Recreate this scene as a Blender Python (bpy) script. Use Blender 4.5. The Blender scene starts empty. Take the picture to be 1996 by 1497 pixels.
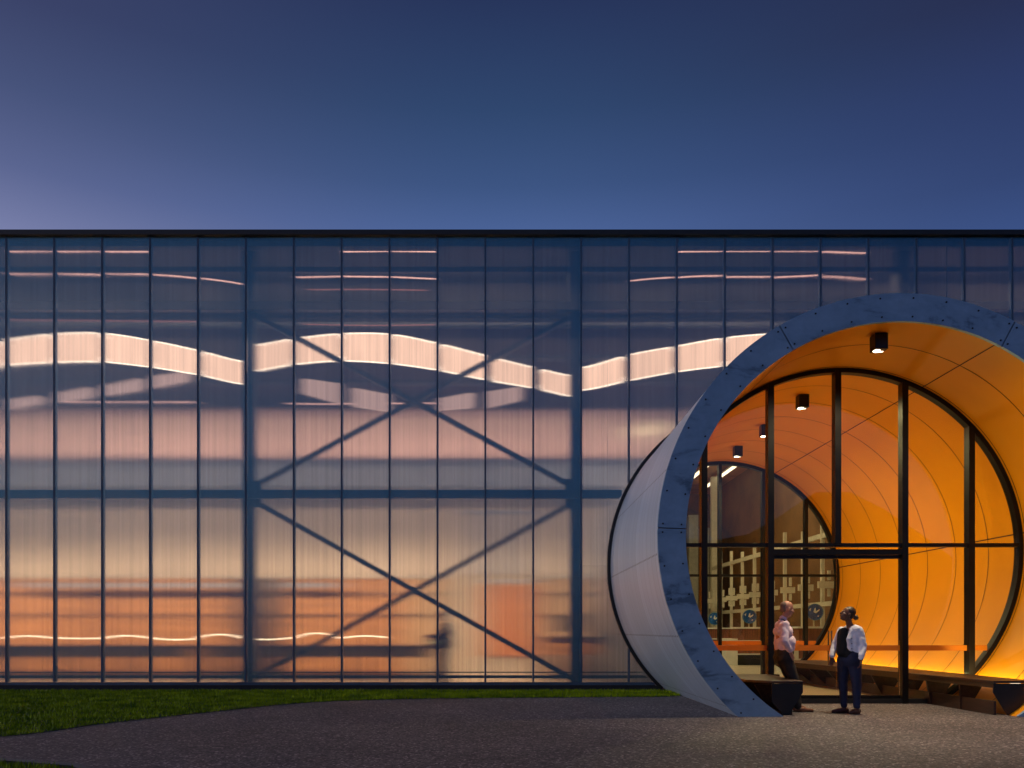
import bpy, bmesh, math, random
from mathutils import Vector, Matrix
R = math.radians
PI = math.pi
random.seed(7)
sc = bpy.context.scene
COL = sc.collection

def lin(v):
    v = v / 255.0
    return v / 12.92 if v <= 0.04045 else ((v + 0.055) / 1.055) ** 2.4
def c(r, g, b):
    return (lin(r), lin(g), lin(b), 1.0)

# ------------------------------------------------------------------ camera
EYE = 1.35
F = 1578.0                     # focal length in photo pixels
cam_d = bpy.data.cameras.new('camera')
cam = bpy.data.objects.new('camera', cam_d)
COL.objects.link(cam)
cam.location = (0, 0, EYE)
cam.rotation_euler = (R(90), 0, 0)
cam_d.sensor_width = 36
cam_d.lens = F / 1996 * 36
cam_d.shift_x = 11 / 1996
cam_d.shift_y = (1228 - 748.5) / 1996
cam_d.clip_end = 3000
sc.camera = cam
def W(px, py, d):              # a point of the place seen at this pixel at distance d (used to survey positions)
    return ((px - 987) * d / F, d, EYE - (py - 1228) * d / F)

# ------------------------------------------------------------------ world : dusk sky
world = bpy.data.worlds.new('World')
sc.world = world
world.use_nodes = True
nt = world.node_tree
nt.nodes.clear()
N = nt.nodes.new; L = nt.links.new
out = N('ShaderNodeOutputWorld'); bg = N('ShaderNodeBackground')
geo = N('ShaderNodeTexCoord'); sep = N('ShaderNodeSeparateXYZ')
L(geo.outputs['Generated'], sep.inputs[0])
def wmath(op, a, b=None):
    n = N('ShaderNodeMath'); n.operation = op
    for i, v in enumerate((a, b)):
        if v is None: continue
        if isinstance(v, (int, float)): n.inputs[i].default_value = v
        else: L(v, n.inputs[i])
    return n.outputs[0]
def ramp(fac, stops):
    n = N('ShaderNodeValToRGB'); e = n.color_ramp.elements
    n.color_ramp.interpolation = 'B_SPLINE' if False else 'LINEAR'
    while len(e) < len(stops): e.new(0.5)
    for el, (p, col) in zip(e, stops):
        el.position = p; el.color = col
    L(fac, n.inputs[0]); return n.outputs[0]
zc = sep.outputs['Z']
leftr = ramp(zc, [(0.0, c(205, 185, 195)), (0.20, c(165, 160, 195)), (0.385, c(123, 129, 170)), (0.44, c(92, 101, 143)), (0.50, c(72, 82, 121)), (0.56, c(60, 65, 102)), (1.0, c(40, 46, 78))])
midr = ramp(zc, [(0.0, c(150, 160, 195)), (0.25, c(110, 132, 180)), (0.44, c(74, 98, 150)), (0.48, c(60, 84, 130)), (0.54, c(47, 70, 110)), (0.615, c(38, 52, 90)), (1.0, c(24, 36, 66))])
rightr = ramp(zc, [(0.0, c(100, 122, 170)), (0.25, c(75, 98, 150)), (0.385, c(56, 78, 130)), (0.43, c(48, 66, 112)), (0.50, c(42, 55, 98)), (0.56, c(38, 43, 76)), (1.0, c(24, 32, 62))])
def wmix(fac, a, b):
    n = N('ShaderNodeMixRGB'); L(fac, n.inputs[0]); L(a, n.inputs[1]); L(b, n.inputs[2]); return n.outputs[0]
def clampmap(x, lo, hi):
    n = N('ShaderNodeMapRange'); n.interpolation_type = 'SMOOTHSTEP'
    n.inputs['From Min'].default_value = lo; n.inputs['From Max'].default_value = hi
    L(x, n.inputs['Value']); return n.outputs['Result']
xc = sep.outputs['X']
skyc = wmix(clampmap(xc, -0.60, 0.0), leftr, midr)
skyc = wmix(clampmap(xc, 0.0, 0.56), skyc, rightr)
nish = N('ShaderNodeTexSky'); nish.sky_type = 'NISHITA'; nish.sun_disc = False
nish.sun_elevation = R(1.0); nish.sun_rotation = R(-95)
addn = N('ShaderNodeMixRGB'); addn.blend_type = 'ADD'; addn.inputs[0].default_value = 0.004
L(skyc, addn.inputs[1]); L(nish.outputs[0], addn.inputs[2])
L(addn.outputs[0], bg.inputs[0]); bg.inputs[1].default_value = 1.0
L(bg.outputs[0], out.inputs[0])

sun_d = bpy.data.lights.new('afterglow_sun', 'SUN'); sun_d.energy = 0.9; sun_d.angle = R(25); sun_d.color = (0.86, 0.88, 1.0)
sun = bpy.data.objects.new('afterglow_sun', sun_d); COL.objects.link(sun)
sun.rotation_euler = Vector((0.96, 0.10, -0.22)).to_track_quat('-Z', 'Y').to_euler()

sc.view_settings.view_transform = 'Standard'; sc.view_settings.look = 'None'
sc.view_settings.exposure = 0.0; sc.view_settings.gamma = 1.0
sc.cycles.use_denoising = True
sc.cycles.max_bounces = 14; sc.cycles.transmission_bounces = 10; sc.cycles.transparent_max_bounces = 16
sc.cycles.diffuse_bounces = 4; sc.cycles.glossy_bounces = 4
sc.cycles.sample_clamp_indirect = 3.0
sc.cycles.blur_glossy = 0.5

def area(name, loc, target, sx, sy, energy, col):
    d = bpy.data.lights.new(name, 'AREA'); d.shape = 'RECTANGLE'; d.size = sx; d.size_y = sy
    d.energy = energy; d.color = col
    o = bpy.data.objects.new(name, d); COL.objects.link(o); o.location = loc
    o.rotation_euler = (Vector(target) - Vector(loc)).to_track_quat('-Z', 'Y').to_euler()
    return o
# wall washers and hall lamps inside the lit building, plus added fill lights
for k in range(-4, 4):
    x = -1.9 + k * 7.6
    if k < 1: area('wall_washer', (x, 22.9, 2.95), (x, 23.9, 5.6), 7.4, 0.12, 22, (1.0, 0.66, 0.42))
    area('wall_washer', (x, 22.9, 6.35), (x, 23.75, 9.4), 7.4, 0.12, 72, (1.0, 0.50, 0.41))
    if k < 1: area('wall_fill_light', (x, 19.6, 3.1), (x, 23.3, 0.9), 7.2, 0.25, 170, (1.0, 0.66, 0.34)).data.spread = R(95)  # added fill for the cabinets and lower wall, no fixture
    area('floor_fill_light', (x, 19.2, 9.87), (x, 20.6, 0.0), 7.2, 0.1, 210, (1.0, 0.68, 0.44)).data.spread = R(130)  # added fill from above for the floor, no fixture
area('hall_lamp', (8, 34, 9.3), (8.6, 34, 0), 3.0, 20, 900, (1.0, 0.80, 0.46))
area('hall_lamp', (4.5, 25, 9.0), (11, 31, 2.0), 2.0, 5, 520, (1.0, 0.83, 0.5))

# ------------------------------------------------------------------ helpers
def mat(name, base, rough=0.6, metal=0.0, var=0.0, vscale=5.0, bump=0.0, bscale=40.0, emit=None, es=0.0, stretch=None, spec=None, col2=None, detail=4):
    m = bpy.data.materials.new(name); m.use_nodes = True
    t = m.node_tree; b = t.nodes['Principled BSDF']
    b.inputs['Base Color'].default_value = base; b.inputs['Roughness'].default_value = rough; b.inputs['Metallic'].default_value = metal
    if spec is not None: b.inputs['Specular IOR Level'].default_value = spec
    tc = t.nodes.new('ShaderNodeTexCoord')
    vec = tc.outputs['Object']
    if stretch:
        mp = t.nodes.new('ShaderNodeMapping'); mp.inputs['Scale'].default_value = stretch
        t.links.new(vec, mp.inputs[0]); vec = mp.outputs[0]
    if var > 0 or col2:
        n = t.nodes.new('ShaderNodeTexNoise'); n.inputs['Scale'].default_value = vscale; n.inputs['Detail'].default_value = detail
        t.links.new(vec, n.inputs['Vector'])
        mx = t.nodes.new('ShaderNodeMixRGB')
        rp = t.nodes.new('ShaderNodeMapRange'); rp.inputs['From Min'].default_value = 0.35; rp.inputs['From Max'].default_value = 0.65
        t.links.new(n.outputs[0], rp.inputs[0]); t.links.new(rp.outputs[0], mx.inputs[0])
        lo = [v * (1 - var) for v in base[:3]] + [1]; hi = [min(1, v * (1 + var)) for v in base[:3]] + [1]
        mx.inputs[1].default_value = lo; mx.inputs[2].default_value = col2 or hi
        t.links.new(mx.outputs[0], b.inputs['Base Color'])
        rr = t.nodes.new('ShaderNodeMapRange'); rr.inputs['To Min'].default_value = max(0, rough - 0.08); rr.inputs['To Max'].default_value = min(1, rough + 0.08)
        t.links.new(n.outputs[0], rr.inputs[0]); t.links.new(rr.outputs[0], b.inputs['Roughness'])
    if bump > 0:
        n2 = t.nodes.new('ShaderNodeTexNoise'); n2.inputs['Scale'].default_value = bscale; n2.inputs['Detail'].default_value = 3
        t.links.new(vec, n2.inputs['Vector'])
        bp = t.nodes.new('ShaderNodeBump'); bp.inputs['Strength'].default_value = bump; bp.inputs['Distance'].default_value = 0.01
        t.links.new(n2.outputs[0], bp.inputs['Height']); t.links.new(bp.outputs[0], b.inputs['Normal'])
    if emit:
        b.inputs['Emission Color'].default_value = emit; b.inputs['Emission Strength'].default_value = es
    return m

def link(name, me, m=None, parent=None):
    o = bpy.data.objects.new(name, me); COL.objects.link(o)
    if m is not None: me.materials.append(m)
    if parent is not None: o.parent = parent
    return o
def empty(name, loc=(0, 0, 0)):
    o = bpy.data.objects.new(name, None); COL.objects.link(o); o.location = loc; o.empty_display_size = 0.2; return o
def tag(o, label=None, cat=None, group=None, kind=None):
    if label: o['label'] = label
    if cat: o['category'] = cat
    if group: o['group'] = group
    if kind: o['kind'] = kind
    return o
class MB:
    """collects shapes in world coordinates, linked as one mesh object"""
    def __init__(s): s.bm = bmesh.new()
    def box(s, x0, x1, y0, y1, z0, z1, rot=None):
        vs = [s.bm.verts.new((x, y, z)) for x in (x0, x1) for y in (y0, y1) for z in (z0, z1)]
        for f in ((0, 1, 3, 2), (4, 6, 7, 5), (0, 4, 5, 1), (2, 3, 7, 6), (0, 2, 6, 4), (1, 5, 7, 3)):
            s.bm.faces.new([vs[i] for i in f])
        return s
    def prism(s, pts, axis, a, b):
        """polygon pts in the plane normal to axis, extruded a->b"""
        def P(u, v, w):
            return {'y': (u, w, v), 'x': (w, u, v), 'z': (u, v, w)}[axis]
        A = [s.bm.verts.new(P(u, v, a)) for u, v in pts]; B = [s.bm.verts.new(P(u, v, b)) for u, v in pts]
        n = len(pts)
        s.bm.faces.new(A); s.bm.faces.new(B[::-1])
        for i in range(n): s.bm.faces.new((A[i], B[i], B[(i + 1) % n], A[(i + 1) % n]))
        return s
    def bar(s, p, q, r, n=8, r2=None):
        p, q = Vector(p), Vector(q); d = (q - p)
        if d.length < 1e-6: return s
        qd = d.to_track_quat('Z', 'Y'); rings = []
        for pt, rr in ((p, r), (q, r if r2 is None else r2)):
            rings.append([s.bm.verts.new(pt + qd @ Vector((math.cos(2 * PI * i / n) * rr, math.sin(2 * PI * i / n) * rr, 0))) for i in range(n)])
        for i in range(n): s.bm.faces.new((rings[0][i], rings[0][(i + 1) % n], rings[1][(i + 1) % n], rings[1][i]))
        s.bm.faces.new(rings[0][::-1]); s.bm.faces.new(rings[1]); return s
    def tube(s, pts, r, n=8):
        for a, b in zip(pts, pts[1:]): s.bar(a, b, r, n)
        return s
    def beam(s, p, q, w, h):
        """rectangular beam from p to q, lying in the xz plane: w = in-plane width, h = depth in y"""
        p, q = Vector(p), Vector(q); d = (q - p).normalized(); nrm = Vector((-d.z, 0, d.x)) * (w / 2); yy = Vector((0, h / 2, 0))
        c8 = []
        for pt in (p, q):
            c8.append([s.bm.verts.new(pt + a * nrm + b * yy) for a, b in ((-1, -1), (1, -1), (1, 1), (-1, 1))])
        for i in range(4): s.bm.faces.new((c8[0][i], c8[0][(i + 1) % 4], c8[1][(i + 1) % 4], c8[1][i]))
        s.bm.faces.new(c8[0][::-1]); s.bm.faces.new(c8[1]); return s
    def sphere(s, ctr, rad, seg=20):
        m = Matrix.Translation(ctr) @ Matrix.Diagonal((*(rad if hasattr(rad, '__len__') else (rad,) * 3), 1))
        bmesh.ops.create_uvsphere(s.bm, u_segments=seg, v_segments=seg // 2, radius=1, matrix=m); return s
    def build(s, name, m=None, parent=None, smooth=False, bevel=0.0):
        bmesh.ops.recalc_face_normals(s.bm, faces=s.bm.faces)
        if bevel:
            bmesh.ops.bevel(s.bm, geom=list(s.bm.edges), offset=bevel, segments=1, affect='EDGES', clamp_overlap=True)
        me = bpy.data.meshes.new(name); s.bm.to_mesh(me); s.bm.free()
        if smooth:
            for p in me.polygons: p.use_smooth = True
        o = link(name, me, m, parent)
        if parent is not None: o.matrix_parent_inverse = Matrix.Translation(parent.location).inverted()
        return o
def copy_tree(o, parent=None):
    cc = o.copy(); COL.objects.link(cc)
    if parent is not None: cc.parent = parent
    for ch in list(o.children): copy_tree(ch, cc)
    return cc

# ------------------------------------------------------------------ materials
M = {}
M['dark_frame'] = mat('dark_frame', (0.012, 0.012, 0.014, 1), 0.35, 0.6, var=0.2, vscale=3)
M['coping'] = mat('coping', (0.01, 0.011, 0.014, 1), 0.5, var=0.2)
M['mullion'] = mat('mullion', (0.05, 0.09, 0.15, 1), 0.5, 0.0, var=0.15, vscale=2)
M['steel'] = mat('steel', (0.022, 0.03, 0.042, 1), 0.5, 0.2, var=0.2, vscale=2)
M['plinth'] = mat('plinth', (0.014, 0.015, 0.018, 1), 0.8, var=0.3, vscale=6)
M['orange'] = mat('orange', (0.76, 0.28, 0.003, 1), 0.42, spec=0.25, var=0.05, vscale=0.7, bump=0.03, bscale=3)
M['seam'] = mat('seam', (0.03, 0.012, 0.005, 1), 0.7)
M['galv'] = None
M['cream'] = mat('cream', (0.62, 0.55, 0.46, 1), 0.7, var=0.06, vscale=0.6)
M['timber'] = mat('timber', (0.52, 0.24, 0.08, 1), 0.5, var=0.3, vscale=1.2, stretch=(1, 1, 9))
M['orange_door'] = mat('orange_door', (0.60, 0.23, 0.07, 1), 0.5, var=0.10)
M['greyblue'] = mat('greyblue', (0.36, 0.42, 0.52, 1), 0.6, var=0.1)
M['dark_wood'] = mat('dark_wood', (0.038, 0.018, 0.011, 1), 0.45, var=0.35, vscale=3, stretch=(6, 1, 6))
M['black'] = mat('black', (0.008, 0.008, 0.009, 1), 0.5, var=0.2)
M['white_steel'] = mat('white_steel', (0.62, 0.58, 0.46, 1), 0.45, var=0.06)
M['slat'] = mat('slat', (0.17, 0.055, 0.03, 1), 0.5, var=0.4, vscale=2, stretch=(14, 14, 0.5))
M['blue_disc'] = mat('blue_disc', (0.015, 0.09, 0.32, 1), 0.25, var=0.4, vscale=3)
M['white'] = mat('white', (0.72, 0.72, 0.68, 1), 0.5, var=0.05)
M['brown_wall'] = mat('brown_wall', (0.15, 0.078, 0.035, 1), 0.7, var=0.25, vscale=0.8)
M['floor'] = mat('floor', (0.55, 0.47, 0.36, 1), 0.35, var=0.08, vscale=1.3, bump=0.02)
M['locker'] = mat('locker', (0.30, 0.29, 0.25, 1), 0.5, var=0.1)
M['steel_handle'] = mat('steel_handle', (0.25, 0.22, 0.2, 1), 0.3, 0.9)

def emission(name, col, s):
    m = bpy.data.materials.new(name); m.use_nodes = True; t = m.node_tree; t.nodes.clear()
    e = t.nodes.new('ShaderNodeEmission'); o = t.nodes.new('ShaderNodeOutputMaterial')
    e.inputs[0].default_value = col; e.inputs[1].default_value = s; t.links.new(e.outputs[0], o.inputs[0]); return m
M['lamp_white'] = emission('lamp_white', (1, 0.86, 0.62, 1), 14)
M['lamp_strip'] = emission('lamp_strip', (1, 0.8, 0.55, 1), 3.0)
M['refraction_ribbon'] = None

def stripes(name, base, emis):
    """added glow standing in for refracted lamp light, with fine vertical streaks"""
    m = bpy.data.materials.new(name); m.use_nodes = True; t = m.node_tree; t.nodes.clear()
    tc = t.nodes.new('ShaderNodeTexCoord'); mp = t.nodes.new('ShaderNodeMapping'); mp.inputs['Scale'].default_value = (14, 0.01, 0.5)
    n = t.nodes.new('ShaderNodeTexNoise'); n.inputs['Scale'].default_value = 1.6; n.inputs['Detail'].default_value = 6
    rp = t.nodes.new('ShaderNodeMapRange'); rp.inputs['From Min'].default_value = 0.3; rp.inputs['From Max'].default_value = 0.7
    rp.inputs['To Min'].default_value = emis * 0.78; rp.inputs['To Max'].default_value = emis * 1.2
    e = t.nodes.new('ShaderNodeEmission'); o = t.nodes.new('ShaderNodeOutputMaterial')
    e.inputs[0].default_value = base
    for a, b in ((tc.outputs['Object'], mp.inputs[0]), (mp.outputs[0], n.inputs['Vector']), (n.outputs[0], rp.inputs[0]), (rp.outputs[0], e.inputs[1]), (e.outputs[0], o.inputs[0])):
        t.links.new(a, b)
    return m

def glass_mat(name, tint=(1, 1, 1, 1), refl=0.0):
    m = bpy.data.materials.new(name); m.use_nodes = True; t = m.node_tree; t.nodes.clear()
    tr = t.nodes.new('ShaderNodeBsdfTransparent'); gl = t.nodes.new('ShaderNodeBsdfGlossy'); mx = t.nodes.new('ShaderNodeMixShader')
    fr = t.nodes.new('ShaderNodeFresnel'); fr.inputs[0].default_value = 1.55; o = t.nodes.new('ShaderNodeOutputMaterial')
    ad = t.nodes.new('ShaderNodeMath'); ad.operation = 'MULTIPLY_ADD'; ad.inputs[1].default_value = 0.62; ad.inputs[2].default_value = refl
    gl.inputs['Roughness'].default_value = 0.0; tr.inputs[0].default_value = tint
    for a, b in ((fr.outputs[0], ad.inputs[0]), (ad.outputs[0], mx.inputs[0]), (tr.outputs[0], mx.inputs[1]), (gl.outputs[0], mx.inputs[2]), (mx.outputs[0], o.inputs[0])):
        t.links.new(a, b)
    return m
M['glass'] = glass_mat('glass', (0.95, 0.96, 0.93, 1), 0.0)

def poly_mat(name, back):
    """fluted polycarbonate: fine vertical flutes scatter light sideways"""
    m = bpy.data.materials.new(name); m.use_nodes = True; t = m.node_tree; t.nodes.clear()
    nn = t.nodes.new; ll = t.links.new
    g = nn('ShaderNodeNewGeometry'); tc = nn('ShaderNodeTexCoord'); sp = nn('ShaderNodeSeparateXYZ'); ll(tc.outputs['Object'], sp.inputs[0])
    def white(src, k):
        a = nn('ShaderNodeMath'); a.operation = 'MULTIPLY'; a.inputs[1].default_value = k; ll(src, a.inputs[0])
        w = nn('ShaderNodeTexWhiteNoise'); w.noise_dimensions = '1D'; ll(a.outputs[0], w.inputs['W'])
        s_ = nn('ShaderNodeMath'); s_.operation = 'SUBTRACT'; s_.inputs[1].default_value = 0.5; ll(w.outputs['Value'], s_.inputs[0]); return s_.outputs[0]
    wx = white(sp.outputs['X'], 7919.0); wz = white(sp.outputs['Z'], 6763.0)
    cmb = nn('ShaderNodeCombineXYZ')
    kx = nn('ShaderNodeMath'); kx.operation = 'MULTIPLY'; kx.inputs[1].default_value = 0.80; ll(wx, kx.inputs[0])
    kz = nn('ShaderNodeMath'); kz.operation = 'MULTIPLY'; kz.inputs[1].default_value = 0.09; ll(wz, kz.inputs[0])
    ll(kx.outputs[0], cmb.inputs['X']); ll(kz.outputs[0], cmb.inputs['Z'])
    ad = nn('ShaderNodeVectorMath'); ad.operation = 'ADD'; ll(g.outputs['Normal'], ad.inputs[0]); ll(cmb.outputs[0], ad.inputs[1])
    nm = nn('ShaderNodeVectorMath'); nm.operation = 'NORMALIZE'; ll(ad.outputs[0], nm.inputs[0])
    # streaks in the sheet
    mp = nn('ShaderNodeMapping'); mp.inputs['Scale'].default_value = (16, 1, 0.12); ll(tc.outputs['Object'], mp.inputs[0])
    ns = nn('ShaderNodeTexNoise'); ns.inputs['Scale'].default_value = 1.0; ns.inputs['Detail'].default_value = 8; ns.inputs['Roughness'].default_value = 0.7; ll(mp.outputs[0], ns.inputs['Vector'])
    st = nn('ShaderNodeMapRange'); st.inputs['From Min'].default_value = 0.3; st.inputs['From Max'].default_value = 0.7; st.inputs['To Min'].default_value = 0.87; st.inputs['To Max'].default_value = 1.0; ll(ns.outputs[0], st.inputs[0])
    oi = nn('ShaderNodeObjectInfo'); ov = nn('ShaderNodeMapRange'); ov.inputs['To Min'].default_value = 0.93; ov.inputs['To Max'].default_value = 1.0; ll(oi.outputs['Random'], ov.inputs[0])
    sm_m = nn('ShaderNodeMath'); sm_m.operation = 'MULTIPLY'; ll(st.outputs[0], sm_m.inputs[0]); ll(ov.outputs[0], sm_m.inputs[1])
    tint = nn('ShaderNodeCombineColor')
    for i in range(3): ll(sm_m.outputs[0], tint.inputs[i])
    rf = nn('ShaderNodeBsdfRefraction'); rf.inputs['IOR'].default_value = 1.25; rf.inputs['Roughness'].default_value = 0.0
    ll(tint.outputs[0], rf.inputs['Color']); ll(nm.outputs[0], rf.inputs['Normal'])
    o = nn('ShaderNodeOutputMaterial'); mx = nn('ShaderNodeMixShader')
    if back:
        tl = nn('ShaderNodeBsdfTranslucent'); tl.inputs['Color'].default_value = (0.85, 0.85, 0.85, 1)
        mx.inputs[0].default_value = 0.05; ll(rf.outputs[0], mx.inputs[1]); ll(tl.outputs[0], mx.inputs[2]); ll(mx.outputs[0], o.inputs[0])
    else:
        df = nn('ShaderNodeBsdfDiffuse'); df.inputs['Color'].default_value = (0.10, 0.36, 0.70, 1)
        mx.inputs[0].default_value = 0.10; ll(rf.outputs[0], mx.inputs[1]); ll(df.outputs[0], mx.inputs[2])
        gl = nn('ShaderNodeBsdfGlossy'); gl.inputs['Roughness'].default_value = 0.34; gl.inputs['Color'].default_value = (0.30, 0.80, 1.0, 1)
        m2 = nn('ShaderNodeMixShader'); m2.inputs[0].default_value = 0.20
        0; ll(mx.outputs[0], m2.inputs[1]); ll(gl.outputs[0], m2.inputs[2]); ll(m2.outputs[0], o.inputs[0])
    return m
M['poly_front'] = poly_mat('poly_front', False); M['poly_back'] = poly_mat('poly_back', True)

# galvanised rim plate
def galv():
    m = bpy.data.materials.new('galvanised_steel'); m.use_nodes = True; t = m.node_tree; b = t.nodes['Principled BSDF']; nn = t.nodes.new; ll = t.links.new
    tc = nn('ShaderNodeTexCoord')
    n1 = nn('ShaderNodeTexNoise'); n1.inputs['Scale'].default_value = 1.3; n1.inputs['Detail'].default_value = 10; n1.inputs['Roughness'].default_value = 0.66; n1.inputs['Distortion'].default_value = 0.5
    n2 = nn('ShaderNodeTexNoise'); n2.inputs['Scale'].default_value = 9; n2.inputs['Detail'].default_value = 6
    mp = nn('ShaderNodeMapping'); mp.inputs['Rotation'].default_value = (0, R(35), 0); mp.inputs['Scale'].default_value = (0.8, 1, 1.8)
    ll(tc.outputs['Object'], mp.inputs[0]); ll(mp.outputs[0], n1.inputs['Vector']); ll(tc.outputs['Object'], n2.inputs['Vector'])
    cr = nn('ShaderNodeValToRGB'); e = cr.color_ramp.elements
    e[0].position = 0.36; e[0].color = (0.13, 0.21, 0.29, 1); e[1].position = 0.70; e[1].color = (0.36, 0.53, 0.68, 1)
    x = e.new(0.44); x.color = (0.27, 0.42, 0.56, 1)
    ll(n1.outputs[0], cr.inputs[0])
    mx = nn('ShaderNodeMixRGB'); mx.blend_type = 'MULTIPLY'; mx.inputs[0].default_value = 0.25
    ll(cr.outputs[0], mx.inputs[1]); ll(n2.outputs[0], mx.inputs[2]); ll(mx.outputs[0], b.inputs['Base Color'])
    b.inputs['Metallic'].default_value = 0.35; b.inputs['Roughness'].default_value = 0.5
    bp = nn('ShaderNodeBump'); bp.inputs['Strength'].default_value = 0.12; ll(n1.outputs[0], bp.inputs['Height']); ll(bp.outputs[0], b.inputs['Normal'])
    return m
M['galv'] = galv()

# ------------------------------------------------------------------ dimensions
CX, CZ = 6.14, 2.81            # axis of the tube
RO, RI = 3.78, 3.35
D0, DG, DF, DE = 12.6, 14.91, 18.35, 23.10   # tube mouth, entrance glazing, facade, far glazing
TOP = 10.27
MOD = 93.4 / 86.0
X0 = (12 - 987) / 86.0         # first joint seen at the left
def joint(i): return X0 + MOD * i

def clipped(mb, x0, x1, z0, z1, y0, y1, rh=RO + 0.07):
    """slab x0..x1, z0..z1 with the round hole of the tube cut out of it"""
    a, b = CX - rh, CX + rh
    if x1 <= a or x0 >= b or z0 > CZ + rh or z1 < CZ - rh:
        return mb.box(x0, x1, y0, y1, z0, z1)
    xs = sorted({x0, x1, *[v for v in (a, b) if x0 < v < x1]})
    for u, v in zip(xs, xs[1:]):
        m = (u + v) / 2
        if m < a or m > b: mb.box(u, v, y0, y1, z0, z1); continue
        n = max(2, int((v - u) / 0.06)); pts = [u + (v - u) * i / n for i in range(n + 1)]
        h = [math.sqrt(max(0, rh * rh - (x - CX) ** 2)) for x in pts]
        up = [(x, min(z1, max(z0, CZ + hh))) for x, hh in zip(pts, h)]
        run = []
        for q in up + [(None, z1)]:
            if q[1] < z1 - 1e-3: run.append(q)
            elif run:
                if len(run) >= 2: mb.prism([(run[0][0], z1)] + run + [(run[-1][0], z1)], 'y', y0, y1)
                run = []
        lo = [(x, min(z1, max(z0, CZ - hh))) for x, hh in zip(pts, h)]
        run = []
        for q in lo + [(None, z0)]:
            if q[1] > z0 + 1e-3: run.append(q)
            elif run:
                if len(run) >= 2: mb.prism([(run[0][0], z0)] + run + [(run[-1][0], z0)], 'y', y0, y1)
                run = []
    return mb
def segs(x, z0, z1, rh=RO + 0.07):
    """vertical member at x split by the hole"""
    if abs(x - CX) >= rh: return [(z0, z1)]
    h = math.sqrt(rh * rh - (x - CX) ** 2); r = []
    if CZ - h > z0 + 0.02: r.append((z0, min(z1, CZ - h)))
    if CZ + h < z1 - 0.02: r.append((max(z0, CZ + h), z1))
    return r

# ------------------------------------------------------------------ ground
def sheet(name, x0, x1, y0, y1, z, m, n=1):
    mb = MB(); vs = [mb.bm.verts.new(p) for p in ((x0, y0, z), (x1, y0, z), (x1, y1, z), (x0, y1, z))]; mb.bm.faces.new(vs)
    return mb.build(name, m)
def asphalt():
    m = bpy.data.materials.new('aggregate_paving'); m.use_nodes = True; t = m.node_tree; b = t.nodes['Principled BSDF']; nn = t.nodes.new; ll = t.links.new
    tc = nn('ShaderNodeTexCoord')
    v = nn('ShaderNodeTexVoronoi'); v.inputs['Scale'].default_value = 44; ll(tc.outputs['Object'], v.inputs['Vector'])
    cr = nn('ShaderNodeValToRGB'); e = cr.color_ramp.elements; cr.color_ramp.interpolation = 'CONSTANT'
    e[0].position = 0; e[0].color = (0.055, 0.046, 0.050, 1); e[1].position = 0.94; e[1].color = (0.42, 0.37, 0.36, 1)
    for p, col in ((0.3, (0.098, 0.083, 0.087, 1)), (0.6, (0.145, 0.124, 0.127, 1)), (0.82, (0.21, 0.18, 0.18, 1))):
        x = e.new(p); x.color = col
    sx = nn('ShaderNodeSeparateColor'); ll(v.outputs['Color'], sx.inputs[0]); ll(sx.outputs[0], cr.inputs[0])
    n = nn('ShaderNodeTexNoise'); n.inputs['Scale'].default_value = 0.5; n.inputs['Detail'].default_value = 5; ll(tc.outputs['Object'], n.inputs['Vector'])
    rp = nn('ShaderNodeMapRange'); rp.inputs['From Min'].default_value = 0.3; rp.inputs['From Max'].default_value = 0.7; rp.inputs['To Min'].default_value = 0.75; rp.inputs['To Max'].default_value = 1.2; ll(n.outputs[0], rp.inputs[0])
    mx = nn('ShaderNodeVectorMath'); mx.operation = 'SCALE'; ll(cr.outputs[0], mx.inputs[0]); ll(rp.outputs[0], mx.inputs['Scale']); ll(mx.outputs[0], b.inputs['Base Color'])
    b.inputs['Roughness'].default_value = 0.75
    bp = nn('ShaderNodeBump'); bp.inputs['Strength'].default_value = 0.6; bp.inputs['Distance'].default_value = 0.006
    ll(v.outputs['Distance'], bp.inputs['Height']); ll(bp.outputs[0], b.inputs['Normal'])
    return m
M['asphalt'] = asphalt()
M['soil'] = mat('grass_soil', (0.03, 0.06, 0.004, 1), 0.9, var=0.4, vscale=6)
M['kerb'] = mat('kerb', (0.12, 0.12, 0.13, 1), 0.8, var=0.2, vscale=9, bump=0.3)
tag(sheet('ground', -600, 600, -600, 900, -0.02, mat('far_ground', (0.05, 0.06, 0.03, 1), 0.9, var=0.3, vscale=0.2)), kind='structure')
pv = MB(); vs = [pv.bm.verts.new(p) for p in ((-40, -30, 0), (40, -30, 0), (40, DF - 0.06, 0), (-40, DF - 0.06, 0))]; pv.bm.faces.new(vs)
tag(pv.build('path', M['asphalt']), kind='structure')
tag(sheet('interior_floor', -30, 32, DF + 0.04, 52, 0.004, M['floor']), kind='structure')
tag(sheet('tunnel_floor', CX - 1.8, CX + 1.8, DG, DF + 0.03, 0.006, M['floor']), kind='structure')

edge = [(-22, 4.5), (-14, 6.2), (-8.5, 9.0), (-6.4, 10.2), (-5.8, 11.64), (-4.9, 13.2), (-3.7, 15.0), (-1.9, 15.8), (0.1, 16.05), (2.2, 16.25), (3.3, 16.4), (3.9, 17.0)]
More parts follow.
